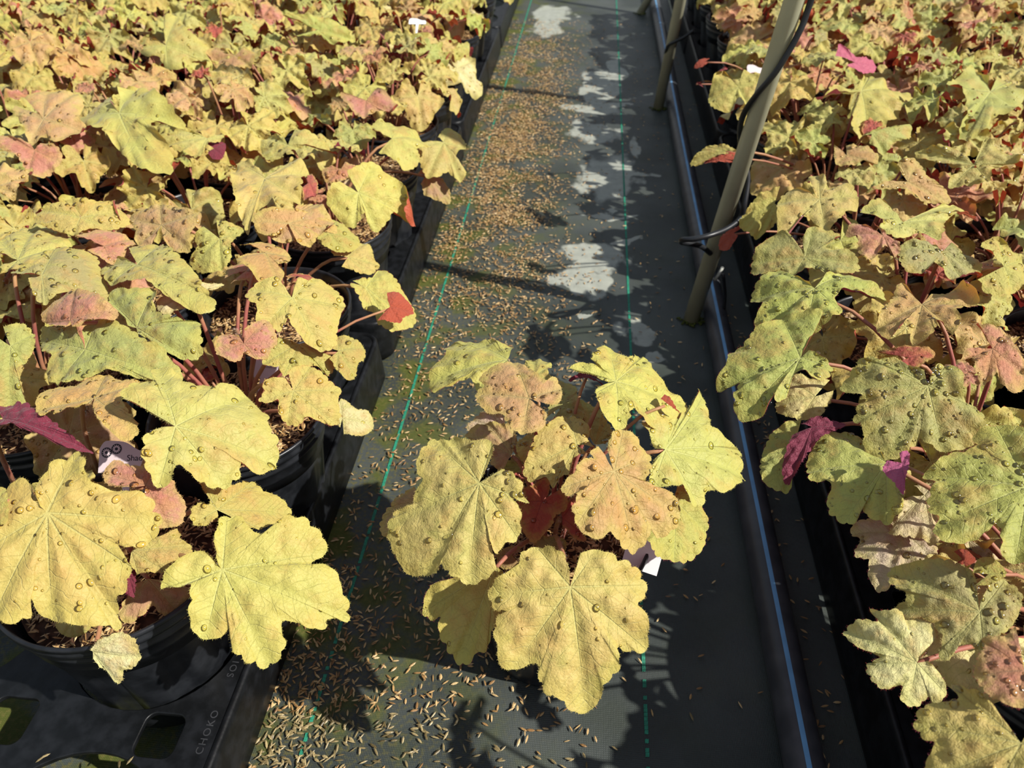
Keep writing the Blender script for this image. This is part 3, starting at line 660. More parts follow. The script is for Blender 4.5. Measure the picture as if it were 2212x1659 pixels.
hero('6', (30, 1075), .272, 'under', [(0, 1010), (150, 1010), (230, 1048), (340, 1108), (380, 1140, T), (250, 1140), (100, 1105), (30, 1112), (-50, 1090, T)], 0, foot=(80, 1400))
hero('6', (1660, 132), .268, 'lime', [(1640, 80), (1690, 60, T), (1760, 110), (1812, 150, T), (1790, 200), (1720, 217, T), (1640, 192), (1598, 150, T), (1620, 110)], 14)
hero('6', (1750, 245), .245, 'gold', [(1680, 240), (1668, 220), (1760, 200), (1830, 165, T), (1870, 190), (1880, 250), (1912, 282, T), (1860, 332, T), (1790, 320), (1720, 292)], 4)
hero('6', (1450, 85), .300, 'peach', [(1420, 122), (1380, 150), (1300, 122), (1275, 60, T), (1300, 20), (1400, 0), (1500, 10), (1600, 20, T), (1690, 70), (1680, 107, T), (1602, 92), (1592, 150), (1560, 187, T), (1500, 180), (1468, 112)], 26)
hero('6', (1110, 160), .290, 'lime', [(1090, 60), (1180, 80), (1222, 110, T), (1170, 170), (1160, 260), (1110, 305, T), (1030, 320), (960, 290, T), (950, 240), (1000, 200), (980, 150), (1020, 90, T)], 26)
hero('6', (810, 85), .300, 'peach', [(795, 130), (740, 200), (690, 182, T), (680, 100), (640, 50, T), (700, 10), (800, -20, T), (900, 0), (990, 20, T), (980, 80), (950, 150), (940, 200, T), (870, 207), (825, 150)], 30)
hero('6', (90, 262), .298, 'lime', [(60, 250), (-20, 230), (-10, 150, T), (60, 90), (150, 68, T), (220, 90), (300, 108), (342, 150, T), (270, 210), (260, 250), (200, 292), (120, 300, T), (100, 320), (40, 322, T), (0, 300)], 24)
hero('6', (410, 52), .305, 'gold', [(380, 0), (300, -30), (200, 0, T), (160, 50), (230, 90), (370, 142, T), (450, 110), (560, 107, T), (640, 60), (600, 0, T), (500, -30)], 26)
hero('1', (700, 765), .195, 'brown', [(640, 790), (600, 852), (560, 930, T), (600, 975), (680, 930), (720, 892), (760, 930), (862, 947, T), (882, 880), (907, 820, T), (860, 800), (780, 775)], 0)
hero('1', (440, 1110), .192, 'pale', [(432, 1100), (460, 1060), (500, 1040), (560, 1025, T), (625, 1060), (642, 1110), (650, 1150, T), (622, 1190), (580, 1200), (572, 1250), (545, 1262, T), (520, 1220), (480, 1190, T), (442, 1140)], 2, n=(.1, -.9, .7))
hero('1', (350, 965), .188, 'lime', [(300, 960), (255, 985), (300, 1032, T), (350, 1042, T), (402, 1020, T), (430, 980), (400, 960)], 0)
hero('1', (600, 700), .225, 'under', [(588, 680), (620, 690), (642, 740, T), (630, 842, T), (600, 835), (575, 790, T)], 0)
hero('1', (-30, 410), .29, 'lime', [(-20, 330), (30, 345, T), (38, 430), (22, 490), (-10, 505, T), (-80, 480), (-80, 380, T)], 4)
hero('5', (540, 520), .295, 'lime', [(520, 490), (500, 420), (430, 360, T), (360, 440), (340, 520, T), (400, 592), (480, 600), (520, 660), (600, 702, T), (680, 690), (700, 600), (660, 540), (760, 502, T), (700, 430), (600, 400, T), (555, 430)], 30)
hero('5', (195, 530), .300, 'peach', [(180, 505), (62, 450, T), (65, 490), (112, 560), (130, 622, T), (200, 602), (250, 632), (330, 602), (392, 580, T), (350, 520), (360, 450), (320, 402, T), (200, 390, T), (110, 425)], 34)
hero('5', (725, 207), .295, 'lime', [(718, 150), (700, 70), (760, 55, T), (820, 140), (900, 200), (912, 250, T), (842, 260), (790, 300), (730, 302, T), (690, 250), (640, 262), (600, 212, T), (620, 170), (690, 190)], 20)
hero('5', (1555, 845), .262, 'lime', [(1540, 820), (1480, 790), (1530, 740), (1620, 700, T), (1680, 740), (1760, 790), (1820, 860), (1872, 900), (1870, 952, T), (1800, 960), (1720, 910), (1690, 950), (1640, 1002, T), (1600, 970), (1595, 915), (1540, 992, T), (1480, 960), (1420, 880, T), (1460, 810), (1530, 835)], 24)
hero('5', (1700, 612), .266, 'lime', [(1670, 600), (1620, 600, T), (1620, 540), (1680, 518, T), (1780, 540), (1850, 580, T), (1880, 622), (1810, 642), (1822, 700, T), (1760, 722), (1700, 682), (1650, 650, T)], 16)
hero('5', (1925, 625), .232, 'gold', [(1900, 600), (1940, 560, T), (2010, 602), (2022, 650, T), (1980, 682), (2027, 740), (2002, 778, T), (1950, 740), (1900, 762), (1860, 760, T), (1830, 702), (1813, 640, T), (1860, 618)], 6, n=(.3, -.4, 1))
hero('5', (1850, 765), .195, 'brown', [(1810, 760), (1850, 740, T), (1940, 800), (1962, 870, T), (1900, 862), (1850, 842, T), (1828, 800)], 0)
hero('5', (1150, 775), .295, 'ochre', [(1120, 722), (1040, 700, T), (1010, 782), (1022, 862), (1060, 962, T), (1100, 902), (1150, 880), (1240, 862), (1300, 852, T), (1312, 790), (1340, 742, T), (1290, 708, T), (1200, 738)], 22)
hero('5', (1250, 962), .30, 'peach', [(1215, 940), (1110, 920, T), (1130, 1002), (1200, 1052, T), (1300, 1052), (1452, 1002, T), (1420, 920), (1380, 880, T), (1300, 900), (1270, 930)], 20)
hero('5', (360, 950), .30, 'gold', [(340, 930), (230, 880), (300, 862, T), (400, 868), (520, 870, T), (560, 930), (520, 992), (400, 1012, T), (250, 1012), (130, 932, T), (200, 900)], 26)
hero('5', (150, 652), .298, 'pink', [(130, 620), (0, 580, T), (0, 642), (80, 682), (120, 752, T), (190, 765), (262, 702, T), (250, 640), (175, 620)], 10)
hero('5', (1255, 640), .285, 'lime', [(1235, 600), (1150, 580, T), (1128, 640), (1160, 692, T), (1230, 690), (1330, 642), (1422, 702, T), (1420, 620), (1350, 580), (1285, 560, T)], 14)
hero('5', (900, 605), .285, 'lime', [(880, 590), (780, 560, T), (700, 590), (720, 622, T), (860, 682, T), (900, 640), (972, 602, T), (960, 578)], 8)
hero('5', (930, 645), .275, 'under', [(890, 620), (975, 618, T), (970, 680, T), (930, 690), (900, 660, T)], 0)
hero('5', (1345, 800), .29, 'red', [(1330, 770), (1350, 752, T), (1378, 800), (1375, 860, T), (1330, 870), (1310, 820, T)], 0)
hero('5', (1480, 740), .285, 'pink', [(1440, 720), (1400, 735, T), (1420, 790, T), (1500, 780), (1558, 735, T), (1500, 705, T)], 6)
hero('5', (1380, 130), .29, 'green', [(1340, 112), (1230, 82, T), (1250, 60), (1340, 70), (1480, 100), (1520, 162, T), (1450, 192, T), (1400, 160), (1340, 152), (1240, 162, T)], 8)
hero('5', (1590, 435), .285, 'pink', [(1560, 420), (1480, 400, T), (1520, 470), (1580, 512, T), (1640, 480), (1740, 502, T), (1700, 430), (1640, 380, T)], 8)
hero('5', (1020, 240), .295, 'peach', [(1000, 222), (920, 200, T), (890, 272, T), (960, 322), (1020, 300), (1090, 292, T), (1110, 240), (1060, 200, T)], 8)

# right bed
hero('3', (395, 130), .272, 'green', [(412, 95), (440, 60), (500, 20), (520, -20, T), (440, -60), (330, -40, T), (240, 0), (190, 60), (130, 100), (120, 140), (80, 200), (88, 225, T), (170, 210), (150, 250), (148, 310), (180, 337, T), (250, 327), (270, 282), (280, 250), (310, 292), (340, 262, T), (350, 210), (400, 185), (440, 215), (490, 212), (512, 160, T), (480, 130), (430, 102)], 80)
hero('3', (450, 275), .232, 'pale', [(520, 250), (510, 285), (490, 312), (470, 345), (390, 357, T), (320, 332), (305, 295, T), (350, 262), (350, 205, T), (400, 190), (440, 210), (505, 205, T)], 4)
hero('3', (870, 235), .290, 'olive', [(877, 215), (880, 190), (905, 160), (965, 153, T), (1002, 190), (1000, 250), (1030, 290), (1077, 320, T), (1085, 370), (1055, 400), (1050, 440), (990, 462), (935, 470, T), (885, 440), (845, 425), (800, 475), (725, 497, T), (665, 485), (640, 430), (635, 385), (605, 360, T), (615, 310), (648, 280), (585, 262), (548, 235, T), (585, 185), (625, 135), (685, 138, T), (745, 133), (790, 165), (850, 185)], 130)
hero('3', (1245, 605), .305, 'green', [(1300, 520), (1290, 440), (1210, 390), (1130, 378, T), (1055, 395), (1050, 455), (960, 475), (905, 510), (858, 545, T), (900, 570), (885, 620), (880, 680), (920, 720), (893, 750, T), (920, 800), (990, 807), (1060, 790), (1120, 740), (1140, 790), (1140, 860), (1200, 887, T), (1280, 870), (1340, 800), (1400, 700, T), (1400, 600), (1340, 545)], 130)
hero('3', (720, 520), .252, 'green', [(700, 490), (640, 440), (600, 410), (540, 403, T), (470, 430), (425, 490), (425, 542, T), (440, 582), (510, 592), (495, 640), (510, 692), (560, 722, T), (600, 715), (620, 662), (650, 702), (720, 724, T), (770, 692), (780, 640), (782, 600, T), (770, 540)], 45)
hero('3', (440, 385), .250, 'under', [(400, 372), (450, 350), (500, 355), (568, 375, T), (500, 407), (460, 442), (420, 492), (380, 552), (350, 587, T), (332, 540), (345, 480), (370, 412, T)], 0)
hero('3', (370, 470), .225, 'green', [(400, 358), (340, 370), (290, 410), (253, 490, T), (250, 570), (290, 612, T), (350, 622, T), (362, 580), (335, 540), (370, 440)], 12)
hero('3', (775, 520), .277, 'magenta', [(765, 485), (800, 478, T), (802, 530), (790, 572), (785, 622, T), (740, 582), (705, 545, T), (720, 510)], 0)
hero('3', (785, 790), .212, 'cream', [(810, 755), (770, 728), (720, 720, T), (660, 725), (600, 735), (588, 772, T), (620, 800), (600, 842), (605, 867), (650, 882), (650, 930), (690, 978, T), (740, 962), (770, 902), (830, 897), (892, 880, T), (905, 830), (860, 790), (830, 770)], 8)
hero('3', (860, 640), .235, 'cream', [(820, 600), (890, 600, T), (910, 700), (930, 782, T), (890, 814, T), (840, 782), (780, 777), (733, 765, T), (770, 710), (785, 650)], 6)
hero('3', (1060, 1080), .252, 'olive', [(1062, 1040), (1110, 965), (1165, 955, T), (1217, 1005), (1215, 1065), (1180, 1135), (1110, 1180), (1075, 1217, T), (1000, 1195), (965, 1252), (920, 1247, T), (930, 1180), (895, 1120), (840, 1098), (780, 1110), (756, 1060, T), (800, 1015), (738, 965), (742, 905, T), (830, 885), (940, 885), (1010, 905, T), (1045, 960)], 44)
hero('3', (1100, 935), .270, 'lime', [(1040, 930), (1060, 880, T), (1112, 873), (1167, 930, T), (1110, 972), (1050, 977, T)], 4)
hero('3', (1000, 880), .262, 'rust', [(970, 850), (1010, 838, T), (1052, 880), (1010, 907, T), (968, 900, T)], 0)
hero('3', (828, 1268), .228, 'pale', [(850, 1240), (860, 1260), (925, 1200), (925, 1190, T), (900, 1140), (860, 1098), (800, 1110), (770, 1070), (700, 1070), (660, 1058, T), (690, 1110), (620, 1100), (568, 1140, T), (575, 1165), (620, 1210), (690, 1242), (648, 1270, T), (650, 1310), (700, 1362), (770, 1350), (765, 1400), (800, 1427, T), (840, 1422), (870, 1392), (890, 1422), (942, 1382, T), (920, 1310), (870, 1262)], 12)
hero('3', (1215, 1575), .285, 'ochre', [(1190, 1540), (1130, 1440), (1050, 1380), (970, 1353, T), (990, 1400), (920, 1410), (850, 1430), (828, 1490, T), (860, 1540), (900, 1560), (870, 1620), (860, 1700, T), (950, 1750), (1100, 1780, T), (1300, 1750), (1400, 1600, T), (1300, 1450)], 40)
hero('3', (1230, 1300), .305, 'pink', [(1200, 1130), (1150, 1170), (1080, 1170), (1090, 1200), (1060, 1250), (1048, 1310, T), (1080, 1362), (1130, 1402), (1200, 1432, T), (1300, 1400), (1350, 1280, T), (1330, 1180), (1240, 1118, T)], 30)
hero('3', (800, 132), .268, 'red', [(740, 112), (690, 110), (680, 95, T), (740, 88), (830, 85), (900, 100, T), (870, 142), (800, 177, T), (750, 150)], 4)
hero('3', (1115, 92), .312, 'pink', [(1095, 60), (1010, 47), (1018, 15, T), (1090, 5), (1165, 33, T), (1182, 70), (1240, 130), (1262, 200, T), (1210, 252), (1160, 222), (1130, 182), (1090, 222, T), (1050, 172), (1040, 122), (1000, 140, T), (1012, 90)], 18)
hero('4', (905, 1400), .285, 'green', [(880, 1380), (790, 1310), (720, 1290, T), (640, 1330), (603, 1400, T), (660, 1440), (620, 1500), (640, 1562, T), (760, 1530), (860, 1602, T), (950, 1560), (1032, 1500, T), (1000, 1440), (1050, 1402), (1150, 1440), (1232, 1440, T), (1240, 1380), (1150, 1320), (1060, 1298, T), (960, 1340)], 90)
hero('4', (860, 1230), .280, 'olive', [(840, 1190), (760, 1110), (650, 1160), (608, 1240, T), (620, 1300), (740, 1290), (800, 1312, T), (900, 1280), (1000, 1312, T), (1110, 1290), (1117, 1240, T), (1070, 1190), (960, 1180), (1035, 1120), (900, 1088, T), (850, 1140)], 14)
hero('4', (930, 960), .288, 'ochre', [(900, 940), (870, 860), (920, 818, T), (960, 870), (970, 910), (1060, 890), (1112, 930, T), (1110, 990), (1060, 1002), (1020, 1052), (960, 1087, T), (910, 1050), (860, 1022), (820, 1070), (750, 1112, T), (730, 1050), (735, 970, T), (790, 920), (860, 940)], 34)
hero('4', (715, 980), .262, 'lime', [(740, 900), (650, 930), (580, 1010), (545, 1062, T), (590, 1102), (640, 1122, T), (720, 1062), (760, 1000, T)], 2)
hero('4', (1420, 1452), .292, 'peach', [(1400, 1430), (1340, 1350, T), (1300, 1370), (1280, 1430), (1230, 1480), (1208, 1540, T), (1260, 1592), (1340, 1540), (1380, 1622, T), (1460, 1602), (1500, 1540), (1560, 1592, T), (1600, 1540), (1580, 1500), (1700, 1452, T), (1720, 1400), (1640, 1380), (1540, 1388, T), (1470, 1400)], 50)
hero('4', (1120, 450), .288, 'lime', [(1090, 450), (1020, 502), (968, 490, T), (975, 430), (1040, 418, T), (1090, 440), (1120, 400), (1170, 363, T), (1210, 400), (1260, 430), (1360, 418, T), (1372, 480), (1300, 500), (1312, 560, T), (1270, 572), (1250, 600), (1180, 642, T), (1100, 602), (1090, 520)], 20)
hero('4', (540, 425), .276, 'lime', [(520, 400), (500, 330), (470, 288, T), (420, 310), (420, 370), (400, 482, T), (440, 522), (500, 522, T), (540, 470), (590, 502, T), (640, 450), (652, 390, T), (600, 350), (570, 330)], 12)
hero('4', (470, 725), .245, 'gold', [(540, 735), (490, 700), (400, 695, T), (330, 740), (313, 777, T), (360, 777), (440, 748), (520, 748, T)], 6)
hero('4', (470, 765), .238, 'rust', [(560, 770), (555, 730, T), (470, 745), (380, 772, T), (450, 780), (560, 782, T)], 0)
hero('4', (520, 1115), .225, 'rust', [(590, 1075, T), (520, 1095), (460, 1130), (450, 1182, T), (490, 1192), (540, 1130)], 0)
hero('4', (385, 295), .255, 'rust', [(405, 280, T), (360, 285), (330, 320, T), (370, 320), (400, 300)], 0)
hero('4', (340, 400), .215, 'cream', [(400, 390), (345, 360), (290, 385), (272, 450, T), (310, 410), (350, 395), (380, 420, T)], 0)
hero('4', (1350, 870), .290, 'peach', [(1320, 840), (1305, 775, T), (1390, 775, T), (1450, 850), (1550, 900), (1562, 962, T), (1450, 962), (1380, 932), (1320, 902), (1200, 902, T), (1230, 870)], 24)
hero('4', (1665, 795), .292, 'lime', [(1630, 745), (1560, 700), (1400, 702, T), (1440, 760), (1600, 802), (1550, 862), (1548, 897, T), (1620, 890), (1730, 882, T), (1760, 810), (1902, 780, T), (1800, 730), (1740, 658, T), (1700, 720)], 36)
hero('4', (1745, 440), .296, 'green', [(1740, 420), (1720, 330), (1680, 303, T), (1600, 360), (1548, 400, T), (1620, 430), (1640, 520), (1618, 602, T), (1640, 632), (1740, 602), (1760, 560), (1862, 552, T), (1892, 480), (1850, 420), (1900, 330, T), (1810, 320)], 36)
hero('4', (1100, 300), .292, 'magenta', [(1010, 262), (1025, 205, T), (1060, 240), (1110, 278), (1160, 275), (1207, 300, T), (1190, 342, T), (1120, 347), (1060, 310)], 0)
hero('4', (1060, 740), .285, 'peach', [(1000, 690), (1000, 740), (1010, 780, T), (1080, 790), (1150, 770), (1200, 790, T), (1210, 740), (1150, 700), (1060, 690, T)], 8)
hero('4', (1180, 640), .280, 'green', [(1130, 650), (1200, 620), (1300, 600), (1380, 570, T), (1370, 650), (1280, 680), (1260, 740, T), (1210, 720), (1170, 680, T)], 8)
hero('4', (1230, 1130), .295, 'pink', [(1190, 1110), (1100, 1060), (1060, 1110, T), (1110, 1140), (1120, 1210), (1180, 1232, T), (1250, 1180), (1300, 1240, T), (1310, 1170), (1230, 1110), (1190, 1060, T)], 8)
hero('4', (1330, 1060), .288, 'lime', [(1300, 1030), (1250, 950), (1130, 1000, T), (1230, 1050), (1220, 1100, T), (1300, 1140), (1400, 1110), (1500, 1140, T), (1530, 1060), (1600, 1010), (1750, 1020, T), (1700, 970), (1560, 960, T), (1450, 1040)], 50)
hero('4', (1520, 1200), .290, 'olive', [(1480, 1180), (1400, 1150), (1320, 1170, T), (1330, 1260), (1420, 1300), (1480, 1250), (1560, 1340), (1640, 1360, T), (1700, 1310, T), (1690, 1250), (1600, 1200), (1560, 1160, T)], 50)
hero('4', (1800, 1280), .286, 'lime', [(1760, 1250), (1700, 1170), (1790, 1140, T), (1850, 1200), (1910, 1240, T), (1900, 1330), (1860, 1400, T), (1760, 1400), (1700, 1330, T)], 34)

# ------------------------------------------------------------------ the rest of every crown
FILL = {('left', 1, 0): 2, ('left', 2, 0): 2, ('x', 0, 0): 1, ('left', 3, 0): 5}
MIX = {'left': ['lime'] * 5 + ['gold'] * 4 + ['ochre'] * 4 + ['peach'] * 3 + ['pink'] * 1 + ['green'] * 3 + ['olive'] * 1, 'right': ['lime'] * 5 + ['gold'] * 2 + ['ochre'] * 4 + ['peach'] * 4 + ['pink'] * 2 + ['green'] * 4 + ['olive'] * 2, 'x': ['olive', 'brown']}
for p in PLANTS:
    r = random.Random(int(p.x * 1000) * 31 + int(p.y * 1000))
    n = FILL.get((p.bed, p.ri, p.ci), 10 if p.heroes > 2 else 15)
    lowered = .032 if p.heroes > 2 else (.015 if p.heroes else 0.0)
    a0 = r.uniform(0, 6.28)
    for i in range(n):
        t = (i + .5) / n
        az = a0 + i * 2.39996 + r.gauss(0, .2)
        if n <= 5:                       # pots at the aisle whose mulch shows: leaves only on the far side
            az = math.radians(r.uniform(70, 170))
        d = .018 + .085 * math.sqrt(t) * r.uniform(.85, 1.1)
        h = .292 - .085 * t ** 1.4 + r.gauss(0, .010) - lowered
        R = (.029 + .032 * math.sqrt(t)) * r.uniform(.82, 1.15)
        tint = r.choice(MIX[p.bed])
        if i == 0 and r.random() < .55: tint = r.choice(['pink', 'red', 'peach']); R *= .75
        if n > 5 and i >= n - 2: tint = r.choice(['brown', 'cream', 'pale', 'gold', 'ochre'])
        if n <= 5: h = .20 + r.uniform(-.005, .015); R *= .7; d *= .6
        out = Vector((math.cos(az), math.sin(az), 0))
        pos = Vector((p.x, p.y, p.z0)) + out * d; pos.z = h
        # stay off the aisle: overhang a little only
        if p.bed == 'left' and pos.x > -.285 and p.ri < 6: continue
        nn = (Vector((.10, -.22, 1)) + out * (.15 + .45 * t) + Vector((r.gauss(0, .22), r.gauss(0, .22), 0))).normalized()
        tipd = out * .8 + Vector((r.gauss(0, .45), r.gauss(0, .45) - .15, 0)); tipd = (tipd - nn * tipd.dot(nn)).normalized()
        M = Matrix((tipd.cross(nn), tipd, nn)).transposed().to_4x4() @ Matrix.Diagonal((R, R * r.uniform(.9, 1.05), R, 1)); M.translation = pos
        lf = obj('leaf', VAR[r.randrange(16)], p.root); lf.matrix_local = p.inv @ M
        paint(lf, tint, r); p.tints[tint] = p.tints.get(tint, 0) + 1
        fo = Vector((p.x, p.y, .155 + p.z0)) + out * .012
        stalk_mesh(p.mb, [p.inv @ Vector(q) for q in stalk_path(fo, pos - nn * .001)], .0015)
    if p.mb.v:
        p.mb.build('leaf_stalks', [STALK, HAIR], p.root)
    cw = {'lime': 'lime', 'gold': 'golden', 'ochre': 'ochre', 'peach': 'peach', 'pink': 'pink', 'green': 'green', 'olive': 'olive', 'red': 'red', 'brown': 'tan', 'cream': 'cream', 'pale': 'cream'}
    top = sorted(((v, k) for k, v in p.tints.items() if k != 'x'), reverse=True)[:2]
    if p.bed == 'x':
        thing(p.root, 'potted golden coral bells standing alone in the middle of the aisle', 'potted plant')
    else:
        side = 'left' if p.bed == 'left' else 'right'
        col = 'beside the aisle' if p.ci == 0 else '%s column from the aisle' % ORD[p.ci]
        thing(p.root, 'potted %s coral bells, %s bed, %s row back, %s' % (cw[top[0][1]], side, ORD[p.ri], col), 'potted plant', 'coral bells in the %s bed' % side)

# ------------------------------------------------------------------ carrying trays
def tray_curve(nx, ny, holes_small=True, mirror=False):
    """deck outline with the pot holes and the small windows cut out; origin at the aisle-side near corner, deck goes to -X."""
    cu = bpy.data.curves.new('deck', 'CURVE'); cu.dimensions = '2D'; cu.fill_mode = 'BOTH'
    def poly(pts):
        s = cu.splines.new('POLY'); s.points.add(len(pts) - 1)
        for i, (x, y) in enumerate(pts): s.points[i].co = ((-x if mirror else x), y, 0, 1)
        s.use_cyclic_u = True
    def rrect(cx, cy, hx, hy, rr, k=6):
        out = []
        for qx, qy, a in ((1, 1, 0), (-1, 1, 90), (-1, -1, 180), (1, -1, 270)):
            for j in range(k + 1):
                t = math.radians(a + 90 * j / k); out.append((cx + qx * (hx - rr) + rr * math.cos(t), cy + qy * (hy - rr) + rr * math.sin(t)))
        return out
    W, D = nx * .182, ny * .183
    poly(rrect(-W / 2, D / 2, W / 2, D / 2, .02))
    for i in range(nx):
        for j in range(ny):
            cx, cy = -(.088 + i * .182), .0915 + j * .183
            if cx < -W + .09: cx = -W + .088
            poly([(cx + .0750 * math.cos(2 * math.pi * k / 40), cy + .0750 * math.sin(2 * math.pi * k / 40)) for k in range(40)])
    for j in range(0, ny + 1):
        for i in range(nx + 1):
            if 0 < i < nx and 0 < j < ny: poly(rrect(-(i * .182 - .003), j * .183, .020, .020, .009))
            elif i == 0 and 0 < j < ny: poly(rrect(-.049, j * .183, .0175, .0185, .009))
    cu.extrude = .0016; cu.bevel_depth = .0009; cu.bevel_resolution = 1
    o = bpy.data.objects.new('tmp', cu); COL.objects.link(o)
    bpy.context.view_layer.update()
    me = bpy.data.meshes.new_from_object(o.evaluated_get(bpy.context.evaluated_depsgraph_get()))
    bpy.data.objects.remove(o); me.materials.clear(); me.materials.append(TRAY)
    return me, W, D
DECKZ = .062
def rim_pts(W, D, s):
    out = []
    for qx, qy, a in ((0, 1, 0), (-1, 1, 90), (-1, -1, 180), (0, -1, 270)):
        cx = (-.02 if qx == 0 else -W + .02); cy = (D - .02 if qy > 0 else .02)
        for j in range(7):
            t = math.radians(a + 90 * j / 6); out.append((s * (cx + .02 * math.cos(t)), cy + .02 * math.sin(t), 0))
    return out
def add_tray(x, y, nx, ny, mirror, label, deck):
    root = bpy.data.objects.new('carrying_tray', None); COL.objects.link(root); root.location = (x, y, 0); root.empty_display_size = .05
    me, W, D = deck; s = -1 if mirror else 1
    obj('deck', me, root, loc=(0, 0, DECKZ))
    ring = rim_pts(W, D, s); c = Vector((s * -W / 2, D / 2, 0)); n = len(ring)
    prof = [(-.004, DECKZ - .004), (-.004, DECKZ + .0015), (-.001, DECKZ + .0045), (.002, DECKZ + .0045), (.004, DECKZ + .002), (.0045, DECKZ - .004), (.0075, .02), (.008, .004), (.0065, .004), (.0035, DECKZ - .008)]
    v, f = [], []
    for i, p in enumerate(ring):
        P = Vector(p); a, b = Vector(ring[i - 1]), Vector(ring[(i + 1) % n]); t = (b - a).normalized(); nn = Vector((t.y, -t.x, 0))
        if nn.dot(P - c) < 0: nn = -nn
        for o_, z in prof: v.append((P.x + nn.x * o_, P.y + nn.y * o_, z))
    m = len(prof)
    for i in range(n):
        for k in range(m):
            a, b = i * m + k, i * m + (k + 1) % m; a2, b2 = ((i + 1) % n) * m + k, ((i + 1) % n) * m + (k + 1) % m; f.append((a, b, b2, a2))
    obj('rim', mesh('rim', v, f, [TRAY]), root)
    thing(root, label, 'plant tray', 'black trays under the %s bed' % ('right' if mirror else 'left'))
    return root
DECK_L = tray_curve(3, 4); DECK_R = tray_curve(3, 4, mirror=True)
TY = [.060, .818, 1.562, 2.300]
for k, y in enumerate(TY):
    for c_, x in enumerate((-.262, -.830, -1.398)):
        if c_ == 2 and k != 2 or (c_ == 1 and k == 0): continue
        t = add_tray(x, y, 3, 4, False, 'black plastic pot tray, left bed, %s from the front%s' % (ORD[k], ', edging the aisle' if c_ == 0 else ', %s tray inward' % ORD[c_]), DECK_L)
        if c_ == 0 and k == 0:
            for txt, yy in (('CHOKO', .171), ('SOI', .236)):
                text_object('embossed_lettering', txt, .0085, EMB, t, (-.0085, yy, DECKZ + .0027), (0, 0, math.pi / 2), .0002, 1.25)
    for c_, x in enumerate((.287, .855)):
        add_tray(x, y, 3, 4, True, 'black plastic pot tray, right bed, %s from the front%s' % (ORD[k], ', edging the pipe' if c_ == 0 else ', second tray inward'), DECK_R)

# ------------------------------------------------------------------ floor: woven cloth with green guide threads
g = 90
xs = np.linspace(-3, 3, g); ys = np.linspace(-.6, 5, g)
v = [(x, y, 0) for y in ys for x in xs]; f = [(j * g + i, j * g + i + 1, (j + 1) * g + i + 1, (j + 1) * g + i) for j in range(g - 1) for i in range(g - 1)]
floor = obj('floor', mesh('floor', v, f, [GROUND])); floor['kind'] = 'structure'; floor['label'] = 'black woven ground cloth with moss and pale patches'
for gx in (-.212, .091):
    mb = MB(); rr = random.Random(3); y = 0.0
    while y < 4.5:
        L = .0042
        if rr.random() > (.3 if y < .42 else .04):
            for s in (-1, 1): mb.add([(gx + s * .0008 - .0009, y, .0006), (gx + s * .0008 + .0009, y + .0008, .0006), (gx + s * .0008 + .0009, y + L, .0013), (gx + s * .0008 - .0009, y + L - .0008, .0013)], [(0, 1, 2, 3)])
        y += L * .95
    mb.build('green_thread_line', THREAD, floor)

# ------------------------------------------------------------------ rice hulls spilled in the aisle
def dens(x, y):
    p = Vector((x, y, 0)) - CP; c = p.dot(FW); u, w = 1106 + FPX * p.dot(RT) / c, 829.5 - FPX * p.dot(UP) / c
    if u < -50 or u > 2260 or w < -20 or w > 1700: return 0
    d = .05
    nz = mnoise.noise(Vector((x * 9, y * 9, 3))) + .5 * mnoise.noise(Vector((x * 25, y * 25, 7)))
    a = math.exp(-(((x + .155) / .085) ** 2)) * (1 / (1 + math.exp(-(y - 1.03) * 14))) * (1 / (1 + math.exp((y - 2.25) * 8)))
    d += 2.6 * a * max(0, .62 + 1.2 * nz)
    d += 1.5 * math.exp(-(((x + .235) / .05) ** 2 + ((y - .29) / .12) ** 2))
    d += .33 * math.exp(-(((x + .12) / .15) ** 2)) * (1 if y < 1.15 else .1)
    d += .35 * math.exp(-(((x - .245) / .03) ** 2)) * (y < 1)
    if x > .05: d *= .4
    return d
hr = random.Random(11); hs = []
while len(hs) < 14000:
    x, y = hr.uniform(-.30, .33), .15 + 2.5 * hr.random()
    if x < -.257: continue
    if abs(x - .2185) < .02: continue
    if hr.random() < dens(x, y) / 2.6: hs.append((x, y))
    if hr.random() < .02 and y < .7 and hr.random() < dens(x, y): hs.append((x, y))
def vis_near(q):
    p = Vector((q[0], q[1], 0)) - CP; c = p.dot(FW); u, w = 1106 + FPX * p.dot(RT) / c, 829.5 - FPX * p.dot(UP) / c
    if not (0 < u < 2212 and 0 < w < 1659): return 9
    if math.hypot(q[0] + .006, q[1] - .405) < .12: return 8
    return c + (1.0 if q[0] > .23 else 0)
hs.sort(key=vis_near)
hk = MB(); husk_at(hk, (0, 0, 0), (1, 0, 0), (0, 0, 1), .0075, .0020); HME = mesh('rice_hull', hk.v, hk.f, [HUSK], False)
def single_husk_mat():
    m, n, l, p = nodemat('single_rice_hull'); oi = N(n, 'ShaderNodeObjectInfo'); r = N(n, 'ShaderNodeValToRGB'); e = r.color_ramp.elements
    e[0].color = (0.08, 0.055, 0.016, 1); e[1].color = (0.42, 0.32, 0.15, 1); l.new(oi.outputs['Random'], r.inputs[0]); l.new(r.outputs[0], p.inputs['Base Color']); p.inputs['Roughness'].default_value = .45
    return m
HME.materials[0] = single_husk_mat()
for (x, y) in hs[:300]:
    o = obj('rice_hull', HME, None, (x, y, .0022), (hr.gauss(0, .2), hr.gauss(0, .12), hr.uniform(0, 6.28)), (hr.uniform(.8, 1.2), hr.uniform(.7, 1.15), 1))
    thing(o, 'tan rice hull lying loose on the near end of the aisle cloth', 'rice hull', 'loose rice hulls at the near end of the aisle')
mb = MB()
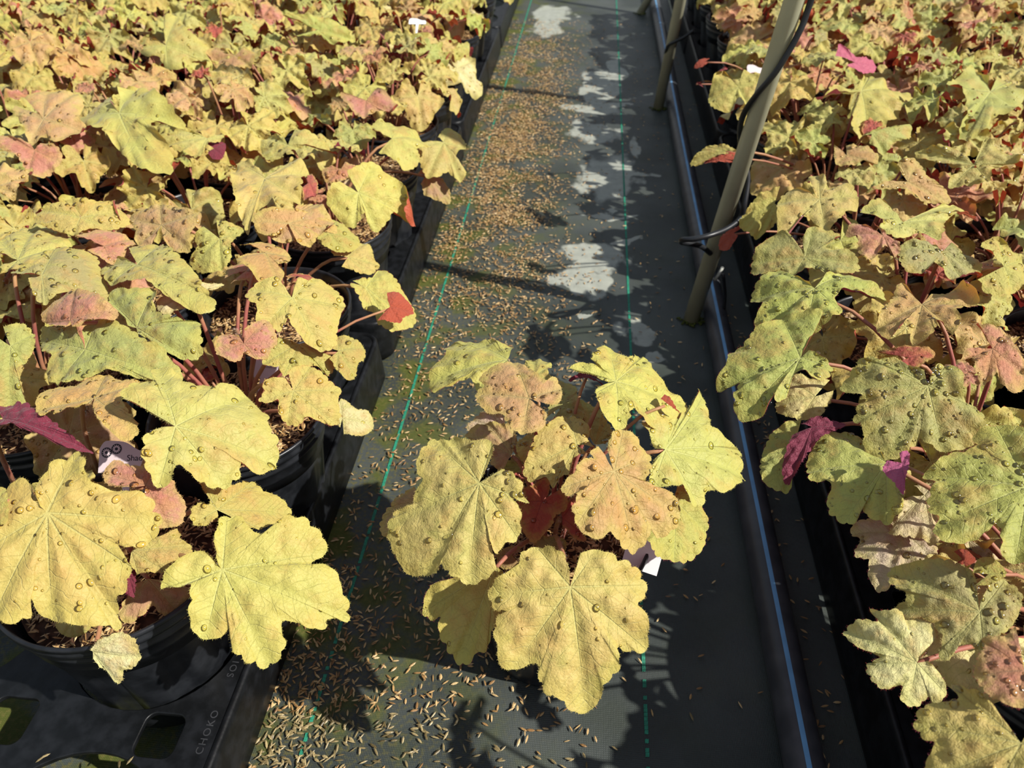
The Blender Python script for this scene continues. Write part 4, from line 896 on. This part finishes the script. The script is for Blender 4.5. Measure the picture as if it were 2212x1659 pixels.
for (x, y) in hs[300:]:
    a = hr.uniform(0, 6.28); husk_at(mb, (x, y, hr.uniform(.001, .0035)), (math.cos(a), math.sin(a), hr.gauss(0, .15)), (hr.gauss(0, .4), hr.gauss(0, .4), 1), hr.uniform(.006, .0085), hr.uniform(.0015, .0023))
o = mb.build('spilled_rice_hulls', HUSK, None, False); o['kind'] = 'stuff'; thing(o, 'tan rice hulls strewn in drifts along the aisle cloth', 'rice hulls')
# hulls caught on the tray deck at the front
for (px, py, a) in ((285, 1648, 1.2), (92, 1645, .9), (103, 1638, .6), (262, 1655, 2.0)):
    q = at(px, py, DECKZ); o = obj('rice_hull', HME, None, (q.x, q.y, DECKZ + .0045), (0, 0, a)); thing(o, 'tan rice hull caught on the black tray deck in the bottom corner', 'rice hull', 'rice hulls on the tray deck')

# ------------------------------------------------------------------ irrigation pipe, poles, hoses
PX, PR = .2195, .0172
def pipe_x(y): return PX + .0015 * math.sin(y * 3.1)
mb = MB(); yy = np.linspace(-.35, 4.6, 90); mb.tube([(pipe_x(y), y, PR + .0005) for y in yy], PR, 28)
pipe = mb.build('irrigation_pipe', PIPE); thing(pipe, 'black irrigation pipe with a blue stripe running the length of the aisle', 'pipe')
mb = MB(); v, f = [], []
for y in yy:
    for k in range(5):
        a = math.radians(96 + (k - 2) * 3.6); v.append((pipe_x(y) + (PR + .0003) * math.cos(a), y, PR + .0005 + (PR + .0003) * math.sin(a)))
for i in range(len(yy) - 1):
    for k in range(4): a = i * 5 + k; f.append((a, a + 5, a + 6, a + 1))
mb.add(v, f); s = mb.build('blue_stripe', BLUE, pipe); s['label'] = 'light blue stripe'
def pole(base, toppx, Y, label, r, ext=1.35):
    b = Vector(base); t = at_y(toppx[0], toppx[1], Y); d = (t - b); t2 = b + d * (ext / d.length)
    b = b + d.normalized() * .0
    root = bpy.data.objects.new('support_pole', None); COL.objects.link(root); root.location = b; root.empty_display_size = .03
    mb = MB(); mb.tube([Vector((0, 0, 0)), (t2 - b) * .5, t2 - b], r, 28); mb.build('shaft', POLEM, root)
    rr = random.Random(2); mb = MB()
    for k in range(26):
        a = rr.uniform(0, 6.28); q = rr.uniform(r * .9, r * 1.7); husk_at(mb, (q * math.cos(a), q * math.sin(a), .002), (rr.gauss(0, 1), rr.gauss(0, 1), rr.gauss(0, .4)), (0, 0, 1), .008, .005)
    m_ = mb.build('mossy_collar', MOSS, root); m_['kind'] = 'stuff'
    thing(root, label, 'pole'); return root, b, d.normalized()
p1, b1, d1 = pole((.186, .962, 0), (1716, 0), .952, 'khaki metal pole with a black hose wound round it, nearest of the poles', .0118)
p2, b2, d2 = pole((.183, 1.868, 0), (1470, 0), 1.862, 'khaki metal pole behind the hose-wrapped pole, beside the black pipe', .0125, 1.2)
p3, b3, d3 = pole((.168, 2.753, 0), (1400, 0), 2.752, 'farthest khaki metal pole, cut off at the top of the photo', .0125, 1.0)
mb = MB()
def on_pole(b, d, y_px_height, off, dy):  # a point beside the pole at height z
    q = b + d * (y_px_height / d.z); return (q.x + off, q.y + dy, q.z)
P = [on_pole(b1, d1, .80, .012, -.014), on_pole(b1, d1, .60, .0165, -.006), on_pole(b1, d1, .46, .0168, -.006), on_pole(b1, d1, .425, .014, -.011), on_pole(b1, d1, .385, .002, -.0165), on_pole(b1, d1, .355, -.011, -.0125),
     on_pole(b1, d1, .325, -.0165, .001), on_pole(b1, d1, .295, -.011, .0135), on_pole(b1, d1, .262, .004, .0168), on_pole(b1, d1, .235, .0165, .008), on_pole(b1, d1, .205, .0185, -.010)]
P += [tuple(at_y(*q)) for q in ((1600, 470, .945), (1572, 493, .925), (1535, 508, .905), (1500, 516, .90), (1476, 518, .905), (1472, 523, .915), (1492, 527, .925), (1516, 533, .938), (1535, 548, .945))]
mb.tube(spline(P, 130), .0037, 14)
hose = mb.build('irrigation_hose', HOSE); thing(hose, 'black hose spiralling down the nearest khaki pole and looping out over the aisle', 'hose')
mb = MB(); mb.tube(spline([at_y(1562, 592, .955), at_y(1566, 640, .955), at_y(1560, 690, .945), (pipe_x(.93) + .004, .93, .034)], 20), .0024, 10)
ris = mb.build('feeder_tube', HOSE); thing(ris, 'thin black feeder tube rising from the pipe beside the nearest pole', 'tube')
mb = MB(); mb.tube([at_y(1545, 604, .953), at_y(1553, 592, .952), at_y(1561, 578, .952)], .0026, 10)
cl = mb.build('clip', CLEAR, ris); cl['label'] = 'pale plastic clip'
mb = MB(); mb.tube(spline([at_y(1498, 66, 1.83), at_y(1478, 80, 1.832), at_y(1458, 90, 1.835), at_y(1443, 99, 1.842), at_y(1438, 112, 1.86), at_y(1436, 124, 1.88)], 40), .0035, 12)
h2 = mb.build('irrigation_hose', HOSE); thing(h2, 'short black hose crossing in front of the second khaki pole', 'hose')

# ------------------------------------------------------------------ plant tags
def tag(px, py, z, yaw, lean, w, h, label, mat, wavy=False, text=None, icons=False):
    q = at(px, py, z)
    root = bpy.data.objects.new('plant_tag', None); COL.objects.link(root); root.location = q; root.empty_display_size = .02
    root.rotation_euler = (lean, 0, yaw)
    mb = MB(); n = 30; top = []
    for i in range(n + 1):
        t = i / n; x = -w / 2 + w * t
        yv = h / 2 - (0 if not wavy else h * .38 * (1 / (1 + math.exp(-(t - .58) * 13)))) - h * .25 * max(0, 1 - t / .12) ** 2 - h * .2 * max(0, (t - .92) / .08) ** 2
        top.append((x, yv))
    ol = top + [(w / 2, -h / 2), (w * .08, -h / 2), (0, -h / 2 - .06), (-w * .08, -h / 2), (-w / 2, -h / 2)]
    v = [(x, y, .0003) for x, y in ol] + [(x, y, -.0003) for x, y in ol]; m = len(ol)
    mb.add(v, [tuple(reversed(range(m))), tuple(range(m, 2 * m))] + [(i, (i + 1) % m, m + (i + 1) % m, m + i) for i in range(m)])
    mb.build('card', mat, root, False)
    if text:
        text_object('printed_text', text[0], text[1], INK, root, (text[2], text[3], .0005))
    if icons:
        for k, (ix, iy) in enumerate(((-w * .37, h * .13), (-w * .20, h * .24))):
            mb = MB(); s = .0042
            def disc(r, z, cx=ix, cy=iy, mi=0): mb.add([(cx + r * math.cos(2 * math.pi * i / 24), cy + r * math.sin(2 * math.pi * i / 24), z) for i in range(24)], [tuple(range(24))], mi)
            disc(s, .0005); disc(s * .62, .0006, mi=1); disc(s * .3, .0007)
            for a in range(12):
                t = 2 * math.pi * a / 12; r1, r2 = s * .6, s * .82; c0, s0 = math.cos(t), math.sin(t)
                mb.add([(ix + r1 * c0 - s0 * .0003, iy + r1 * s0 + c0 * .0003, .00065), (ix + r1 * c0 + s0 * .0003, iy + r1 * s0 - c0 * .0003, .00065), (ix + r2 * c0 + s0 * .0003, iy + r2 * s0 - c0 * .0003, .00065), (ix + r2 * c0 - s0 * .0003, iy + r2 * s0 + c0 * .0003, .00065)], [(0, 1, 2, 3)], 1)
            mb.build('sun_symbol', [INK, mat], root, False)
    thing(root, label, 'plant tag', None)
    return root
tag(276, 986, .235, .12, .72, .046, .026, 'pale mauve plant tag reading Shade with two round sun symbols', CARD, True, ('Shade', .0068, -.0005, -.0035), True)
tag(572, 794, .20, -.05, .6, .028, .022, 'small pale plant tag under the pink leaf, its print too small to read', CARD, False, ('sun/shade mix', .0024, -.002, .0), False)
tag(1392, 1188, .172, -.3, .65, .030, .034, 'blank white plant tag stuck inside the rim of the lone pot in the aisle', WHITE)
tag(902, 46, .315, .1, .35, .030, .016, 'white plant tag among the leaves at the far end of the left bed', WHITE, True)
tag(1632, 150, .255, .2, .75, .030, .018, 'grey-mauve plant tag half in shade among leaves beside the nearest pole', CARD, True)
